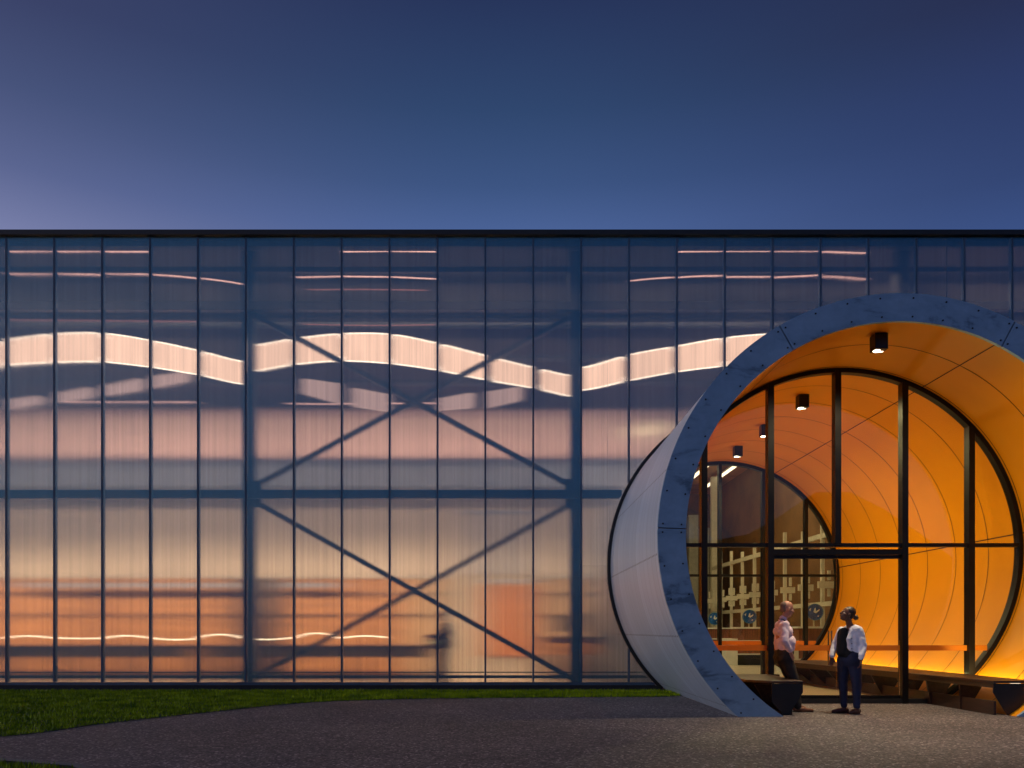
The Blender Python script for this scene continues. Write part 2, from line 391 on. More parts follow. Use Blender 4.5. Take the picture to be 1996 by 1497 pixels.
# smooth edge
def catmull(pts, n=8):
    r = []
    for i in range(len(pts) - 1):
        p0 = pts[max(0, i - 1)]; p1 = pts[i]; p2 = pts[i + 1]; p3 = pts[min(len(pts) - 1, i + 2)]
        for k in range(n):
            t = k / n
            r.append(tuple(0.5 * (2 * b + (c_ - a) * t + (2 * a - 5 * b + 4 * c_ - d) * t * t + (3 * b - a - 3 * c_ + d) * t ** 3) for a, b, c_, d in zip(p0, p1, p2, p3)))
    r.append(pts[-1]); return r
edge_s = catmull(edge)
lw = MB(); top = [(x, DF - 0.35) for x, y in edge_s]
for a, b, ta, tb in zip(edge_s, edge_s[1:], top, top[1:]):
    lw.bm.faces.new([lw.bm.verts.new((p[0], p[1], 0.006)) for p in (a, b, tb, ta)])
tag(lw.build('lawn_soil', M['soil']), kind='structure')
def in_lawn(x, y):
    if x < -22 or x > 3.9 or y > DF - 0.36: return False
    for a, b in zip(edge_s, edge_s[1:]):
        if a[0] <= x <= b[0]:
            t = (x - a[0]) / max(1e-6, b[0] - a[0]); return y > a[1] + (b[1] - a[1]) * t - max(0, random.gauss(0, 0.03))
    return False
def grass_mat():
    m = mat('grass_blade', (0.20, 0.34, 0.002, 1), 0.6, var=0.5, vscale=2.2, col2=(0.34, 0.44, 0.004, 1), spec=0.1); return m
def grass(name, test, x0, x1, y0, y1, dens, hh=0.05):
    verts, faces = [], []
    n = int((x1 - x0) * (y1 - y0) * dens)
    for _ in range(n):
        x = random.uniform(x0, x1); y = random.uniform(y0, y1)
        if not test(x, y): continue
        a = random.uniform(0, PI); w = random.uniform(0.006, 0.012); h = random.uniform(0.5, 1.25) * hh
        dx, dy = math.cos(a) * w, math.sin(a) * w; lx, ly = random.uniform(-.03, .03), random.uniform(-.03, .03)
        k = len(verts); verts += [(x - dx, y - dy, 0.004), (x + dx, y + dy, 0.004), (x + lx, y + ly, 0.004 + h)]; faces.append((k, k + 1, k + 2))
    me = bpy.data.meshes.new(name); me.from_pydata(verts, [], faces); return link(name, me, M['grass'])
M['grass'] = grass_mat()
g1 = grass('grass', in_lawn, -14, 3.9, 8.0, DF - 0.35, 900)
tag(g1, 'strip of short green grass between the facade and the curved path', 'grass', kind='stuff')
# near verge at the lower left
vg = [(-12, 8.75), (-7, 8.45), (-5.1, 8.22), (-4.2, 7.9), (-3.2, 7.0)]
km = MB()
for a, b in zip(vg, vg[1:]):
    km.bm.faces.new([km.bm.verts.new(p) for p in ((a[0], a[1], 0.05), (b[0], b[1], 0.05), (b[0], b[1] - 0.12, 0.05), (a[0], a[1] - 0.12, 0.05))])
    km.bm.faces.new([km.bm.verts.new(p) for p in ((a[0], a[1], -0.01), (b[0], b[1], -0.01), (b[0], b[1], 0.05), (a[0], a[1], 0.05))])
tag(km.build('path_edging', M['kerb']), kind='structure')
def in_verge(x, y):
    for a, b in zip(vg, vg[1:]):
        if a[0] <= x <= b[0]:
            t = (x - a[0]) / (b[0] - a[0]); return y < a[1] + (b[1] - a[1]) * t - 0.12
    return False
tag(grass('grass', in_verge, -8, -3.2, 6.3, 8.6, 1200, 0.07), 'patch of dark grass in the bottom left corner beyond the path', 'grass', kind='stuff')

# hills behind the viewer, which the glazing reflects
hm = MB(); prev = None
for i in range(61):
    x = -260 + i * 9
    h = 22 + 7 * math.sin(x * 0.021 + 1) + 3 * math.sin(x * 0.09) + (12 * math.exp(-((x - 88) / 16) ** 2))
    row = [hm.bm.verts.new((x, -150, -0.5)), hm.bm.verts.new((x, -165, h * 0.8)), hm.bm.verts.new((x, -185, h)), hm.bm.verts.new((x, -260, -0.5))]
    if prev:
        for k in range(3): hm.bm.faces.new((prev[k], row[k], row[k + 1], prev[k + 1]))
    prev = row
tag(hm.build('hills', mat('hill_scrub', (0.03, 0.04, 0.02, 1), 0.95, var=0.3, vscale=0.1)), kind='structure')

# ------------------------------------------------------------------ the long translucent building
bld = empty('translucent_pavilion', (0, DF, 0))
tag(bld, 'long box building with a glowing fluted translucent facade and black coping', 'building')
I0, I1 = -7, 30
for i in range(I0, I1):
    x0, x1 = joint(i) + 0.018, joint(i + 1) - 0.018
    mb = MB()
    inside = x1 > CX - RO - 0.07 and x0 < CX + RO + 0.07
    for half in ((0.17, CZ), (CZ, TOP - 0.02)) if inside and (x1 > CX - RO and x0 < CX + RO) else ((0.17, TOP - 0.02),):
        mb = MB(); clipped(mb, x0, x1, half[0], half[1], DF, DF + 0.04)
        if not mb.bm.faces: mb.bm.free(); continue
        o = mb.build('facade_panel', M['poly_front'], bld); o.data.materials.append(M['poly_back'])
        for p in o.data.polygons:
            if p.normal.y > 0.9: p.material_index = 1
for i in range(I0, I1 + 1):
    x = joint(i)
    for z0, z1 in segs(x, 0.17, TOP - 0.02):
        MB().box(x - 0.019, x + 0.019, DF - 0.012, DF + 0.12, z0, z1).build('mullion', M['mullion'], bld)
XL, XR = joint(I0), joint(I1)
def row(name, z0, z1, y0, y1, m):
    mb = MB(); clipped(mb, XL, XR, z0, z1, y0, y1); return mb.build(name, m, bld)
row('coping', TOP, TOP + 0.11, DF - 0.10, DF + 0.5, M['coping'])
row('base_plinth', 0.0, 0.10, DF - 0.03, DF + 0.05, M['plinth'])
row('base_channel', 0.105, 0.165, DF - 0.02, DF + 0.06, M['mullion'])
row('girt', EYE + (1228 - 606) / F * 18.62, EYE + (1228 - 590) / F * 18.62, 18.55, 18.70, M['steel'])
row('girt', EYE + (1228 - 972) / F * 18.62, EYE + (1228 - 956) / F * 18.62, 18.55, 18.70, M['steel'])
row('eaves_beam', EYE + (1228 - 484) / F * 18.6, TOP - 0.03, 18.50, 18.75, M['steel'])
row('girt', EYE + (1228 - 532) / F * 18.9, EYE + (1228 - 522) / F * 18.9, 18.85, 18.95, M['steel'])
row('floor_rail', 0.235, 0.30, 18.72, 18.80, M['steel'])
row('floor_rail', 0.36, 0.385, 18.72, 18.76, M['steel'])
for i in (-2, 5, 12, 19, 26):
    x = joint(i)
    for z0, z1 in segs(x, 0.01, TOP - 0.05, RO + 0.15):
        MB().box(x - 0.21, x + 0.05, 18.74, 19.03, z0, z1).build('column', M['steel'], bld)
# cross bracing
def brace(p, q):
    MB().beam(p, q, 0.115, 0.09).build('brace', M['steel'], bld)
dB = 18.80
brace(W(492, 612, dB), W(1118, 950, dB)); 
brace(W(489, 952, dB + .12), W(1128, 610, dB + .12))
brace(W(492, 975, dB), W(1128, 1330, dB)); brace(W(484, 1330, dB + .5), W(1118, 980, dB + .5))
MB().box(joint(12) - 0.34, joint(12) + 0.05, 18.70, 18.715, EYE + (1228 - 990) / F * dB, EYE + (1228 - 935) / F * dB).build('gusset_plate', M['steel'], bld)
MB().box(joint(5) - 0.1, joint(5) + 0.25, 18.70, 18.715, EYE + (1228 - 990) / F * dB, EYE + (1228 - 940) / F * dB).build('gusset_plate', M['steel'], bld)
# roof, end walls, rear of the hall
MB().box(XL, XR, 18.62, 52, TOP - 0.02, TOP + 0.06).build('roof', M['steel'], bld)
MB().box(XL - 0.15, XL, DF, 52, 0, TOP - 0.05).build('end_wall', M['cream'], bld)
MB().box(XR, XR + 0.15, DF, 52, 0, TOP - 0.05).build('end_wall', M['cream'], bld)
MB().box(XL, XR, 50, 50.2, 0, TOP - 0.05).build('rear_wall', M['brown_wall'], bld)
MB().box(12.6, 12.75, 24.0, 50, 0, TOP - 0.05).build('hall_side_wall', M['brown_wall'], bld)
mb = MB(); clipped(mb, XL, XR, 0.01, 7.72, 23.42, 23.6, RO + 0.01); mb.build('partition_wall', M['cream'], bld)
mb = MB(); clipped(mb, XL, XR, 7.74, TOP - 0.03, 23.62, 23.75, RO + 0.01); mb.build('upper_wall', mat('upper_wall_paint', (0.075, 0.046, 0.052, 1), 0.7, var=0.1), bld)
mb = MB(); clipped(mb, XL, XR, 5.42, 6.22, 22.95, 23.40, RO + 0.01); mb.build('ledge_beam', M['greyblue'], bld)
MB().box(2.0, 12.6, 24, 50, 9.75, 9.9).build('hall_ceiling', M['timber'], bld)
for y, z in ((20.2, 8.95), (21.6, 8.6), (21.0, 9.45), (22.4, 8.2)):
    MB().bar((XL, y, z), (XR, y, z), 0.07, 8).build('service_pipe', M['steel'], bld)

# ------------------------------------------------------------------ entrance tube
tube = empty('entrance_tube', (CX, D0, 0))
tag(tube, 'huge round entrance tube with galvanised rim and glossy orange lining', 'entrance tunnel')
def arc(a0, a1, n): return [a0 + (a1 - a0) * i / n for i in range(n + 1)]
AO = math.asin(CZ / RO); AI = math.asin(CZ / RI)
def pol(r, a): return (CX + r * math.cos(a), CZ + r * math.sin(a))
def clip_outer(a):
    r = RO
    if math.sin(a) < 0: r = min(r, CZ / -math.sin(a))
    return r
def surface(name, r, y0, y1, m, a0, a1, n=128, ny=1, uv=True):
    verts, faces, uvs = [], [], []
    A = arc(a0, a1, n)
    for j in range(ny + 1):
        y = y0 + (y1 - y0) * j / ny
        for a in A:
            x, z = pol(r, a); verts.append((x, y, z)); uvs.append((a, y))
    for j in range(ny):
        for i in range(n):
            k = j * (n + 1) + i; faces.append((k, k + 1, k + n + 2, k + n + 1))
    me = bpy.data.meshes.new(name); me.from_pydata(verts, [], faces)
    ul = me.uv_layers.new(name='UVMap')
    for lp in me.loops: ul.data[lp.index].uv = uvs[lp.vertex_index]
    for p in me.polygons: p.use_smooth = True
    o = link(name, me, m, tube); o.matrix_parent_inverse = Matrix.Translation(tube.location).inverted(); return o
def cladding_mat():
    m = bpy.data.materials.new('tube_cladding'); m.use_nodes = True; t = m.node_tree; b = t.nodes['Principled BSDF']; nn = t.nodes.new; ll = t.links.new
    uv = nn('ShaderNodeUVMap'); sp = nn('ShaderNodeSeparateXYZ'); ll(uv.outputs[0], sp.inputs[0])
    def mth(op, a, b_=None, c_=None):
        n = nn('ShaderNodeMath'); n.operation = op
        for i, v in enumerate((a, b_, c_)):
            if v is None: continue
            if isinstance(v, (int, float)): n.inputs[i].default_value = v
            else: ll(v, n.inputs[i])
        return n.outputs[0]
    u, v = sp.outputs[0], sp.outputs[1]
    # boards run round the tube: joint every 0.39 m of depth
    fv = mth('FRACT', mth('MULTIPLY', v, 1 / 0.39)); jl = mth('LESS_THAN', fv, 0.035)
    cell = mth('FLOOR', mth('MULTIPLY', v, 1 / 0.39))
    wn = nn('ShaderNodeTexWhiteNoise'); wn.noise_dimensions = '1D'; ll(cell, wn.inputs['W'])
    # rivet rows along the tube
    fu = mth('FRACT', mth('MULTIPLY', mth('ADD', u, 0.16), 1 / 0.355)); ru = mth('LESS_THAN', mth('ABSOLUTE', mth('SUBTRACT', fu, 0.5)), 0.011)
    rv = mth('LESS_THAN', mth('FRACT', mth('MULTIPLY', v, 8.0)), 0.42); riv = mth('MULTIPLY', ru, rv)
    dark = mth('MAXIMUM', mth('MULTIPLY', jl, 0.30), mth('MULTIPLY', riv, 0.75))
    mp = nn('ShaderNodeMapping'); mp.inputs['Scale'].default_value = (0.8, 9, 1); ll(uv.outputs[0], mp.inputs[0])
    ns = nn('ShaderNodeTexNoise'); ns.inputs['Scale'].default_value = 1.5; ns.inputs['Detail'].default_value = 6; ll(mp.outputs[0], ns.inputs['Vector'])
    k = mth('MULTIPLY', mth('MULTIPLY_ADD', ns.outputs[0], 0.35, 0.8), mth('MULTIPLY_ADD', wn.outputs[0], 0.12, 0.9))
    k = mth('MULTIPLY', k, mth('SUBTRACT', 1.0, dark))
    sc_ = nn('ShaderNodeVectorMath'); sc_.operation = 'SCALE'; sc_.inputs[0].default_value = (0.62, 0.69, 0.78); ll(k, sc_.inputs['Scale']); ll(sc_.outputs[0], b.inputs['Base Color'])
    b.inputs['Roughness'].default_value = 0.42; b.inputs['Metallic'].default_value = 0.55
    bp = nn('ShaderNodeBump'); bp.inputs['Strength'].default_value = 0.25; bp.inputs['Distance'].default_value = 0.01; ll(k, bp.inputs['Height']); ll(bp.outputs[0], b.inputs['Normal'])
    return m
surface('outer_cladding', RO, D0 + 0.03, DE + 0.3, cladding_mat(), -AO, PI + AO)
lining = surface('inner_lining', RI, D0 + 0.03, DE + 0.3, M['orange'], -AI, PI + AI, n=160)
# rim plate in five lengths with joints
cuts = [-AI, R(5), R(62), R(120), R(178), PI + AI]
for a0, a1 in zip(cuts, cuts[1:]):
    g = 0.0022; A = arc(a0 + g, a1 - g, 40); mb = MB(); rows = []
    for a in A:
        ro = clip_outer(a); q = []
        for r, y in ((RI - 0.004, D0), (max(ro + 0.004, RI), D0), (max(ro + 0.004, RI), D0 + 0.06), (RI - 0.004, D0 + 0.06)):
            x, z = pol(r, a); q.append(mb.bm.verts.new((x, y, max(z, 0.0))))
        rows.append(q)
    for p, q in zip(rows, rows[1:]):
        for k in range(4): mb.bm.faces.new((p[k], p[(k + 1) % 4], q[(k + 1) % 4], q[k]))
    rp_ = mb.build('rim_plate', M['galv'], tube)
bolt0 = None
for k in range(5):
    a0, a1 = cuts[k], cuts[k + 1]; n = max(3, int((a1 - a0) / R(8.2)))
    for i in range(n + 1):
        a = a0 + 0.018 + (a1 - a0 - 0.036) * i / n
        for r in (RI + 0.07, RO - 0.07):
            x, z = pol(r, a)
            if z > 0.05 and (r < RO - 0.2 or clip_outer(a) > RO - 0.01):
                if bolt0 is None:
                    bolt0 = MB().bar((0, -0.010, 0), (0, 0.0, 0), 0.014, 8).build('bolt', M['dark_frame'], tube); b_ = bolt0
                else:
                    b_ = bolt0.copy(); COL.objects.link(b_)
                b_.location = (x, D0 - 0.001, z)
# black shadow gap collar where the tube meets the facade
def collar(name, r0, r1, y0, y1, m, par=tube, n=128, a_lo=None):
    mb = MB(); rows = []; al = math.asin(min(1, CZ / r1)) if a_lo is None else a_lo
    for a in arc(-al, PI + al, n):
        q = []
        for r, y in ((r0, y0), (r1, y0), (r1, y1), (r0, y1)):
            x, z = pol(r, a); q.append(mb.bm.verts.new((x, y, max(0.001, z))))
        rows.append(q)
    for p, q in zip(rows, rows[1:]):
        for k in range(4): mb.bm.faces.new((p[k], p[(k + 1) % 4], q[(k + 1) % 4], q[k]))
    return mb.build(name, m, par)
collar('wall_collar', RO + 0.004, RO + 0.075, DF - 0.03, DF + 0.06, M['black'])
# seams in the lining
sm = MB()
d = 13.63
while d < DE:
    rows = []
    for a in arc(-AI, PI + AI, 120):
        x, z = pol(RI - 0.004, a); rows.append((sm.bm.verts.new((x, d - 0.008, z)), sm.bm.verts.new((x, d + 0.008, z))))
    for p, q in zip(rows, rows[1:]): sm.bm.faces.new((p[0], p[1], q[1], q[0]))
    d += 1.15
for a in (R(5.5), R(63.5), R(121), R(179)):
    for s in (0,):
        p = pol(RI - 0.005, a - 0.0028); q = pol(RI - 0.005, a + 0.0028)
        sm.bm.faces.new([sm.bm.verts.new(v) for v in ((p[0], D0 + .06, p[1]), (q[0], D0 + .06, q[1]), (q[0], DE, q[1]), (p[0], DE, p[1]))])
sm.build('lining_seam', M['seam'], tube)

def disc_pts(x0, x1, z0, z1, r):
    """outline of the cell clipped to the circle"""
    n = 14; up, lo = [], []
    for i in range(n + 1):
        x = x0 + (x1 - x0) * i / n; h = math.sqrt(max(0.0, r * r - (x - CX) ** 2))
        u = min(z1, CZ + h); l = max(z0, CZ - h)
        if u > l + 1e-3: up.append((x, u)); lo.append((x, l))
    return lo + up[::-1] if len(up) > 1 else None
def screen(D, xs, tz, full, door=None, fr=0.085, name='entrance_screen', mw=0.055, md=0.17, stripe=(0.97, 1.07)):
    """round glazed screen: frame, mullions, transom, panes"""
    scr = collar(name, RI - fr, RI - 0.006, D - 0.07, D + 0.09, M['dark_frame'], tube, n=160, a_lo=AI)
    for k, (x, (zlo, zhi)) in enumerate(zip(xs, full)):
        h = math.sqrt(max(0, (RI - fr * 0.6) ** 2 - (x - CX) ** 2))
        z0 = max(0.0, CZ - h) if zlo is None else zlo; z1 = CZ + h if zhi is None else zhi
        MB().box(x - mw, x + mw, D - md * 0.5, D + md * 0.5, z0, z1).build('mullion', M['dark_frame'], scr)
    h = math.sqrt((RI - fr * 0.6) ** 2 - (tz - CZ) ** 2)
    MB().box(CX - h, CX + h, D - 0.06, D + 0.06, tz - 0.035, tz + 0.035).build('transom', M['dark_frame'], scr)
    hx = math.sqrt((RI - 0.1) ** 2 - CZ ** 2)
    MB().box(CX - hx, CX + hx, D - 0.075, D + 0.085, 0.008, 0.085).build('threshold', M['black'], scr)
    ed = [CX - RI + 0.03] + list(xs) + [CX + RI - 0.03]
    for (a, b) in zip(ed, ed[1:]):
        for (z0, z1) in ((0.085, tz - 0.035), (tz + 0.035, 7)):
            if door and z0 < 1 and a >= door[0] - 0.01 and b <= door[1] + 0.01: continue
            pts = disc_pts(a, b, z0, z1, RI - fr * 0.7)
            if pts: MB().prism(pts, 'y', D - 0.006, D + 0.006).build('pane', M['glass'], scr)
    if not door:
        mb = MB(); n = 1
        hz = math.sqrt((RI - fr) ** 2 - (1.02 - CZ) ** 2) - 0.02
        mb.box(CX - hz, CX + hz, D - 0.012, D - 0.009, *stripe).build('safety_stripe', M['stripe'], scr)
    else:
        hz = math.sqrt((RI - fr) ** 2 - (1.02 - CZ) ** 2) - 0.02
        for a, b in ((CX - hz, door[0] - mw), (door[1] + mw, 8.53 - mw), (8.53 + mw, CX + hz)):
            MB().box(a, b, D - 0.012, D - 0.009, *stripe).build('safety_stripe', M['stripe'], scr)
    return scr
M['stripe'] = mat('stripe', (0.65, 0.17, 0.006, 1), 0.4, var=0.03)
gx = [3.63, 4.85, 6.08, 7.31, 8.53]
scr = screen(DG, gx, 2.91, [(None, None), (None, None), (2.91, None), (None, None), (None, None)], door=(4.85, 7.31))
MB().box(4.90, 7.26, DG - 0.08, DG + 0.08, 2.73, 2.83).build('door_header', M['dark_frame'], scr)
for a, b, hxx in ((4.92, 6.075, 5.96), (6.085, 7.24, 6.20)):
    leaf = MB().prism([(a, 0.10), (b, 0.10), (b, 2.72), (a, 2.72)], 'y', DG - 0.006, DG + 0.006).build('door_leaf', M['glass'], scr)
    MB().box(a, b, DG - 0.03, DG + 0.03, 0.088, 0.15).build('rail', M['dark_frame'], leaf); MB().box(a, b, DG - 0.03, DG + 0.03, 2.66, 2.725).build('rail', M['dark_frame'], leaf)
    hd = MB()
    for s in (-1, 1):
        hd.bar((hxx, DG + s * 0.075, 0.70), (hxx, DG + s * 0.075, 1.34), 0.014, 10)
        for z in (0.74, 1.30): hd.bar((hxx, DG, z), (hxx, DG + s * 0.075, z), 0.009, 8)
    hd.build('handle', M['steel_handle'], leaf)
    MB().box(a, b, DG - 0.012, DG - 0.009, 0.97, 1.07).build('safety_stripe', M['stripe'], leaf)
far = screen(DE, [(1318 - 987) / 68.3, (1402.5 - 987) / 68.3, (1487 - 987) / 68.3, (1570 - 987) / 68.3], EYE + (1228 - 1122) / 68.3,
             [(None, None)] * 4, fr=0.10, name='inner_screen', mw=0.045, stripe=(0.92, 1.04))
# open-hole infill so the partition wall meets the tube
# ------------------------------------------------------------------ spotlights under the crown of the tube
def spot(y, x=6.06):
    e = empty('ceiling_spotlight', (x, y, CZ + math.sqrt(RI ** 2 - (x - CX) ** 2)))
    z = e.location.z
    MB().box(x - 0.105, x + 0.105, y - 0.105, y + 0.105, z - 0.27, z - 0.01).build('housing', M['dark_frame'], e, bevel=0.006)
    MB().bar((x - 0.035, y, z - 0.278), (x - 0.035, y, z - 0.2695), 0.055, 16).build('lens', M['lamp_white'], e)
    MB().bar((x + 0.055, y + 0.03, z - 0.276), (x + 0.055, y + 0.03, z - 0.2695), 0.03, 12).build('sensor_lens', M['lamp_strip'], e)
    d = bpy.data.lights.new('spot_beam', 'SPOT'); d.energy = 300 if y < 14 else 200; d.spot_size = R(172); d.spot_blend = 0.6; d.shadow_soft_size = 0.004; d.color = (1.0, 0.76, 0.40) if y < 14 else (1.0, 0.88, 0.42)
    o = bpy.data.objects.new('spot_beam', d); COL.objects.link(o); o.location = (x + 0.01, y, z - 0.29); o.rotation_euler = (0, 0, 0)
    if y < 14:
        d = bpy.data.lights.new('spot_beam', 'SPOT'); d.energy = 720; d.spot_size = R(84); d.spot_blend = 0.8; d.shadow_soft_size = 0.004; d.color = (1.0, 0.80, 0.56)
        o = bpy.data.objects.new('spot_beam', d); COL.objects.link(o); o.location = (x + 0.055, y + 0.03, z - 0.285); o.rotation_euler = (R(-8), 0, 0)
    return e
sp_l = ['black square ceiling spotlight nearest the tube mouth, in front of the glass screen', 'second black ceiling spotlight, just behind the glass, between two mullions',
        'third black ceiling spotlight, partly hidden behind a dark mullion', 'farthest and smallest black ceiling spotlight above the inner screen']
for y, l in zip((13.17, 16.57, 18.98, 21.2), sp_l): tag(spot(y), l, 'ceiling light', 'spotlights along the crown of the tube')

# ------------------------------------------------------------------ benches
def bench(side, ya, yb, xa, xb, label):
    """side=1: right bench. front edge X runs xa (at ya) to xb (at yb), mirrored for side -1"""
    def mx(x): return x if side > 0 else 2 * CX - x
    e = empty('tunnel_bench', (mx(xa + 0.3), ya, 0)); tag(e, label, 'bench', 'benches along the sides of the tube')
    back = CX + math.sqrt(RI ** 2 - (CZ - 0.5) ** 2) - 0.03
    if side > 0: back_near = back
    pts = [(mx(xa), ya), (mx(xb), yb), (mx(back - 0.13), yb), (mx(back - 0.13), ya + 0.30), (mx(xa + 0.50), ya)]
    MB().prism(pts, 'z', 0.505, 0.545).build('seat', M['dark_wood'], e, bevel=0.004)
    # fascia under the front edge
    MB().prism([(mx(xa + 0.01), ya + 0.02), (mx(xb + 0.01), yb), (mx(xb + 0.05), yb), (mx(xa + 0.05), ya + 0.02)], 'z', 0.43, 0.504).build('fascia', M['bench_fascia'] , e)
    # tapered end panel
    MB().prism([(mx(xa), 0.50), (mx(xa + 0.49), 0.50), (mx(xa + 0.49), 0.2), (mx(xa + 0.30), 0.0), (mx(xa + 0.22), 0.0), (mx(xa), 0.36)], 'y', ya + 0.01, ya + 0.03).build('end_panel', M['black'], e)
    # base board set back and brackets
    MB().prism([(mx(7.74), ya + 0.04), (mx(7.62), yb), (mx(7.66), yb), (mx(7.78), ya + 0.04)], 'z', 0.0, 0.22).build('base_board', M['dark_wood'], e)
    n = max(2, int((yb - ya) / 0.95))
    for i in range(1, n + 1):
        y = ya + (yb - ya) * i / (n + 0.3); xf = xa + (xb - xa) * (y - ya) / (yb - ya)
        MB().prism([(mx(xf + 0.06), 0.43), (mx(8.1), 0.43), (mx(7.85), 0.01), (mx(7.70), 0.01)], 'y', y - 0.02, y + 0.02).build('bracket', M['dark_wood'], e)
    # light strip along the rear edge, washing the curved lining
    if side < 0: return e
    MB().box(*sorted((mx(back - 0.10), mx(back - 0.07))), ya + 0.5, yb - 0.1, 0.455, 0.47).build('light_strip', M['lamp_strip'], e)
    d = bpy.data.lights.new('bench_strip_light', 'AREA'); d.shape = 'RECTANGLE'; d.size = 0.03; d.size_y = yb - ya - 0.6; d.energy = 13 * (yb - ya); d.color = (1.0, 0.88, 0.34)
    o = bpy.data.objects.new('bench_strip_light', d); COL.objects.link(o); o.location = (mx(back - 0.085), (ya + yb) / 2 + 0.2, 0.475); o.rotation_euler = (PI, 0, 0)
    return e
M['bench_fascia'] = mat('bench_fascia', (0.045, 0.028, 0.014, 1), 0.4, var=0.2)
bench(1, 12.82, 21.6, 7.72, 7.0, 'long dark timber bench along the right wall of the orange tube')
bench(-1, 12.82, 14.72, 7.58, 7.50, 'short dark timber bench at the left foot of the tube behind the standing man')

# ------------------------------------------------------------------ added glowing shapes for light refracted and reflected in the panels
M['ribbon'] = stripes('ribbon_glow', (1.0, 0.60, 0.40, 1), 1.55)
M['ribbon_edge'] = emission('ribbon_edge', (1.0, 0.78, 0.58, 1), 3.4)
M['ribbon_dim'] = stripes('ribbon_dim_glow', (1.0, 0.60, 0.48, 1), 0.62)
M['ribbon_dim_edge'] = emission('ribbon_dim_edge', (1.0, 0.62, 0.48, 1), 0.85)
M['thin_glow'] = emission('thin_glow', (1.0, 0.52, 0.40, 1), 1.9)
M['thin_glow_red'] = emission('thin_glow_red', (1.0, 0.35, 0.28, 1), 0.5)
M['wavy_glow'] = emission('wavy_glow', (1.0, 0.78, 0.5, 1), 4.0)
dR = 19.05
def interp(t, T, V):
    for i in range(len(T) - 1):
        if t <= T[i + 1]:
            # smooth via catmull
            p = [V[max(0, i - 1)], V[i], V[i + 1], V[min(len(V) - 1, i + 2)]]; u = (t - T[i]) / (T[i + 1] - T[i])
            return 0.5 * (2 * p[1] + (p[2] - p[0]) * u + (2 * p[0] - 5 * p[1] + 4 * p[2] - p[3]) * u * u + (3 * p[1] - p[0] - 3 * p[2] + p[3]) * u ** 3)
    return V[-1]
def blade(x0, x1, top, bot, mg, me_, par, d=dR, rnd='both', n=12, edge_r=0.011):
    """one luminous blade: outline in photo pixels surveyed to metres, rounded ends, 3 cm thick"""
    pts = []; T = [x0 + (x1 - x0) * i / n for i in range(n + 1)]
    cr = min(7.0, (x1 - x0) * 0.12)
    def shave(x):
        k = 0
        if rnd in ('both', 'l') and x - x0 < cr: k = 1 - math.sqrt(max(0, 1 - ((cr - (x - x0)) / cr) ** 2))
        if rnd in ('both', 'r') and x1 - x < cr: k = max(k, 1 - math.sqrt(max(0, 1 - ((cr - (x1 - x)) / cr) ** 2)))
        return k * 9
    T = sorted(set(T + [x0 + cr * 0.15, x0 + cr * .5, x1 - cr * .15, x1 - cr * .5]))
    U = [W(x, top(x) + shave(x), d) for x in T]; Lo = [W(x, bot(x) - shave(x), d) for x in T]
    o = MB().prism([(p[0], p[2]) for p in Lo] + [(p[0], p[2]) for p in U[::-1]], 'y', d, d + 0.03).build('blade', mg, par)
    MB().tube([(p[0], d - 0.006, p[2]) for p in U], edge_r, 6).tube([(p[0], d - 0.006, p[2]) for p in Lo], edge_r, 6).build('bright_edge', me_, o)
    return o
def ribbon(xs, tops, bots, gaps, label, mg, me_, rnds=None):  # glowing bands added for lamp light refracted in the panels
    e = empty('refraction_ribbon', W(xs[0], tops[0], dR)); tag(e, label, 'refracted light band', 'glowing bands of refracted light behind the facade')
    for k in range(len(gaps)):
        a, b = gaps[k]
        blade(a, b, lambda x: interp(x, xs, tops), lambda x: interp(x, xs, bots), mg, me_, e, rnd=(rnds[k] if rnds else 'r'))
    return e
X1 = [-167, -74, 19, 106, 200, 294, 388, 480]
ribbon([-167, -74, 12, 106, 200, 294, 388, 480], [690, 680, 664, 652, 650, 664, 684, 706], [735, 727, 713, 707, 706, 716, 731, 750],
       [(-164, -78), (-70, 8), (14, 104), (108, 198), (204, 293), (298, 387), (395, 479)], 'bright curved ribbon of refracted light in the leftmost bay of the facade', M['ribbon'], M['ribbon_edge'], ['r', 'r', 'r', 'r', 'l', 'l', 'l'])
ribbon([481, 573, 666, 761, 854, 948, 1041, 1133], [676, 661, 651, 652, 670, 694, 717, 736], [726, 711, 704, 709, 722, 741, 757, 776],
       [(482, 570), (576, 664), (668, 758), (764, 851), (858, 945), (957, 1038), (1052, 1131)], 'bright arched ribbon of refracted light in the cross-braced middle bay', M['ribbon'], M['ribbon_edge'], ['r', 'r', 'l', 'l', 'l', 'l', 'l'])
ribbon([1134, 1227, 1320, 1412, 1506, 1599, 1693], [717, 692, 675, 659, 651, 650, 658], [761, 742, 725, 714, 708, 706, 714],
       [(1135, 1216), (1228, 1312), (1321, 1408), (1414, 1500)], 'rising bright ribbon of refracted light beside the tube', M['ribbon'], M['ribbon_edge'], ['r', 'r', 'r', 'l'])
def straight(pairs, label, grp='faint secondary blades below the bright ribbons'):  # dim glowing blades added for the reflected bands
    e = empty('reflection_blade', W(pairs[0][0], pairs[0][2], dR)); tag(e, label, 'reflected light blade', grp)
    for (a, b, t0, t1, b0, b1, r) in pairs:
        blade(a, b, lambda x: t0 + (t1 - t0) * (x - a) / (b - a), lambda x: b0 + (b1 - b0) * (x - a) / (b - a), M['ribbon_dim'], M['ribbon_dim_edge'], e, d=19.35, rnd=r, edge_r=0.008)
straight([(14, 86, 781, 771, 799, 786, 'r'), (110, 184, 768, 754, 786, 774, 'r'), (202, 280, 754, 737, 773, 760, 'r'), (295, 372, 735, 724, 758, 742, 'r')], 'row of faint blades of reflected light rising under the leftmost bright ribbon')
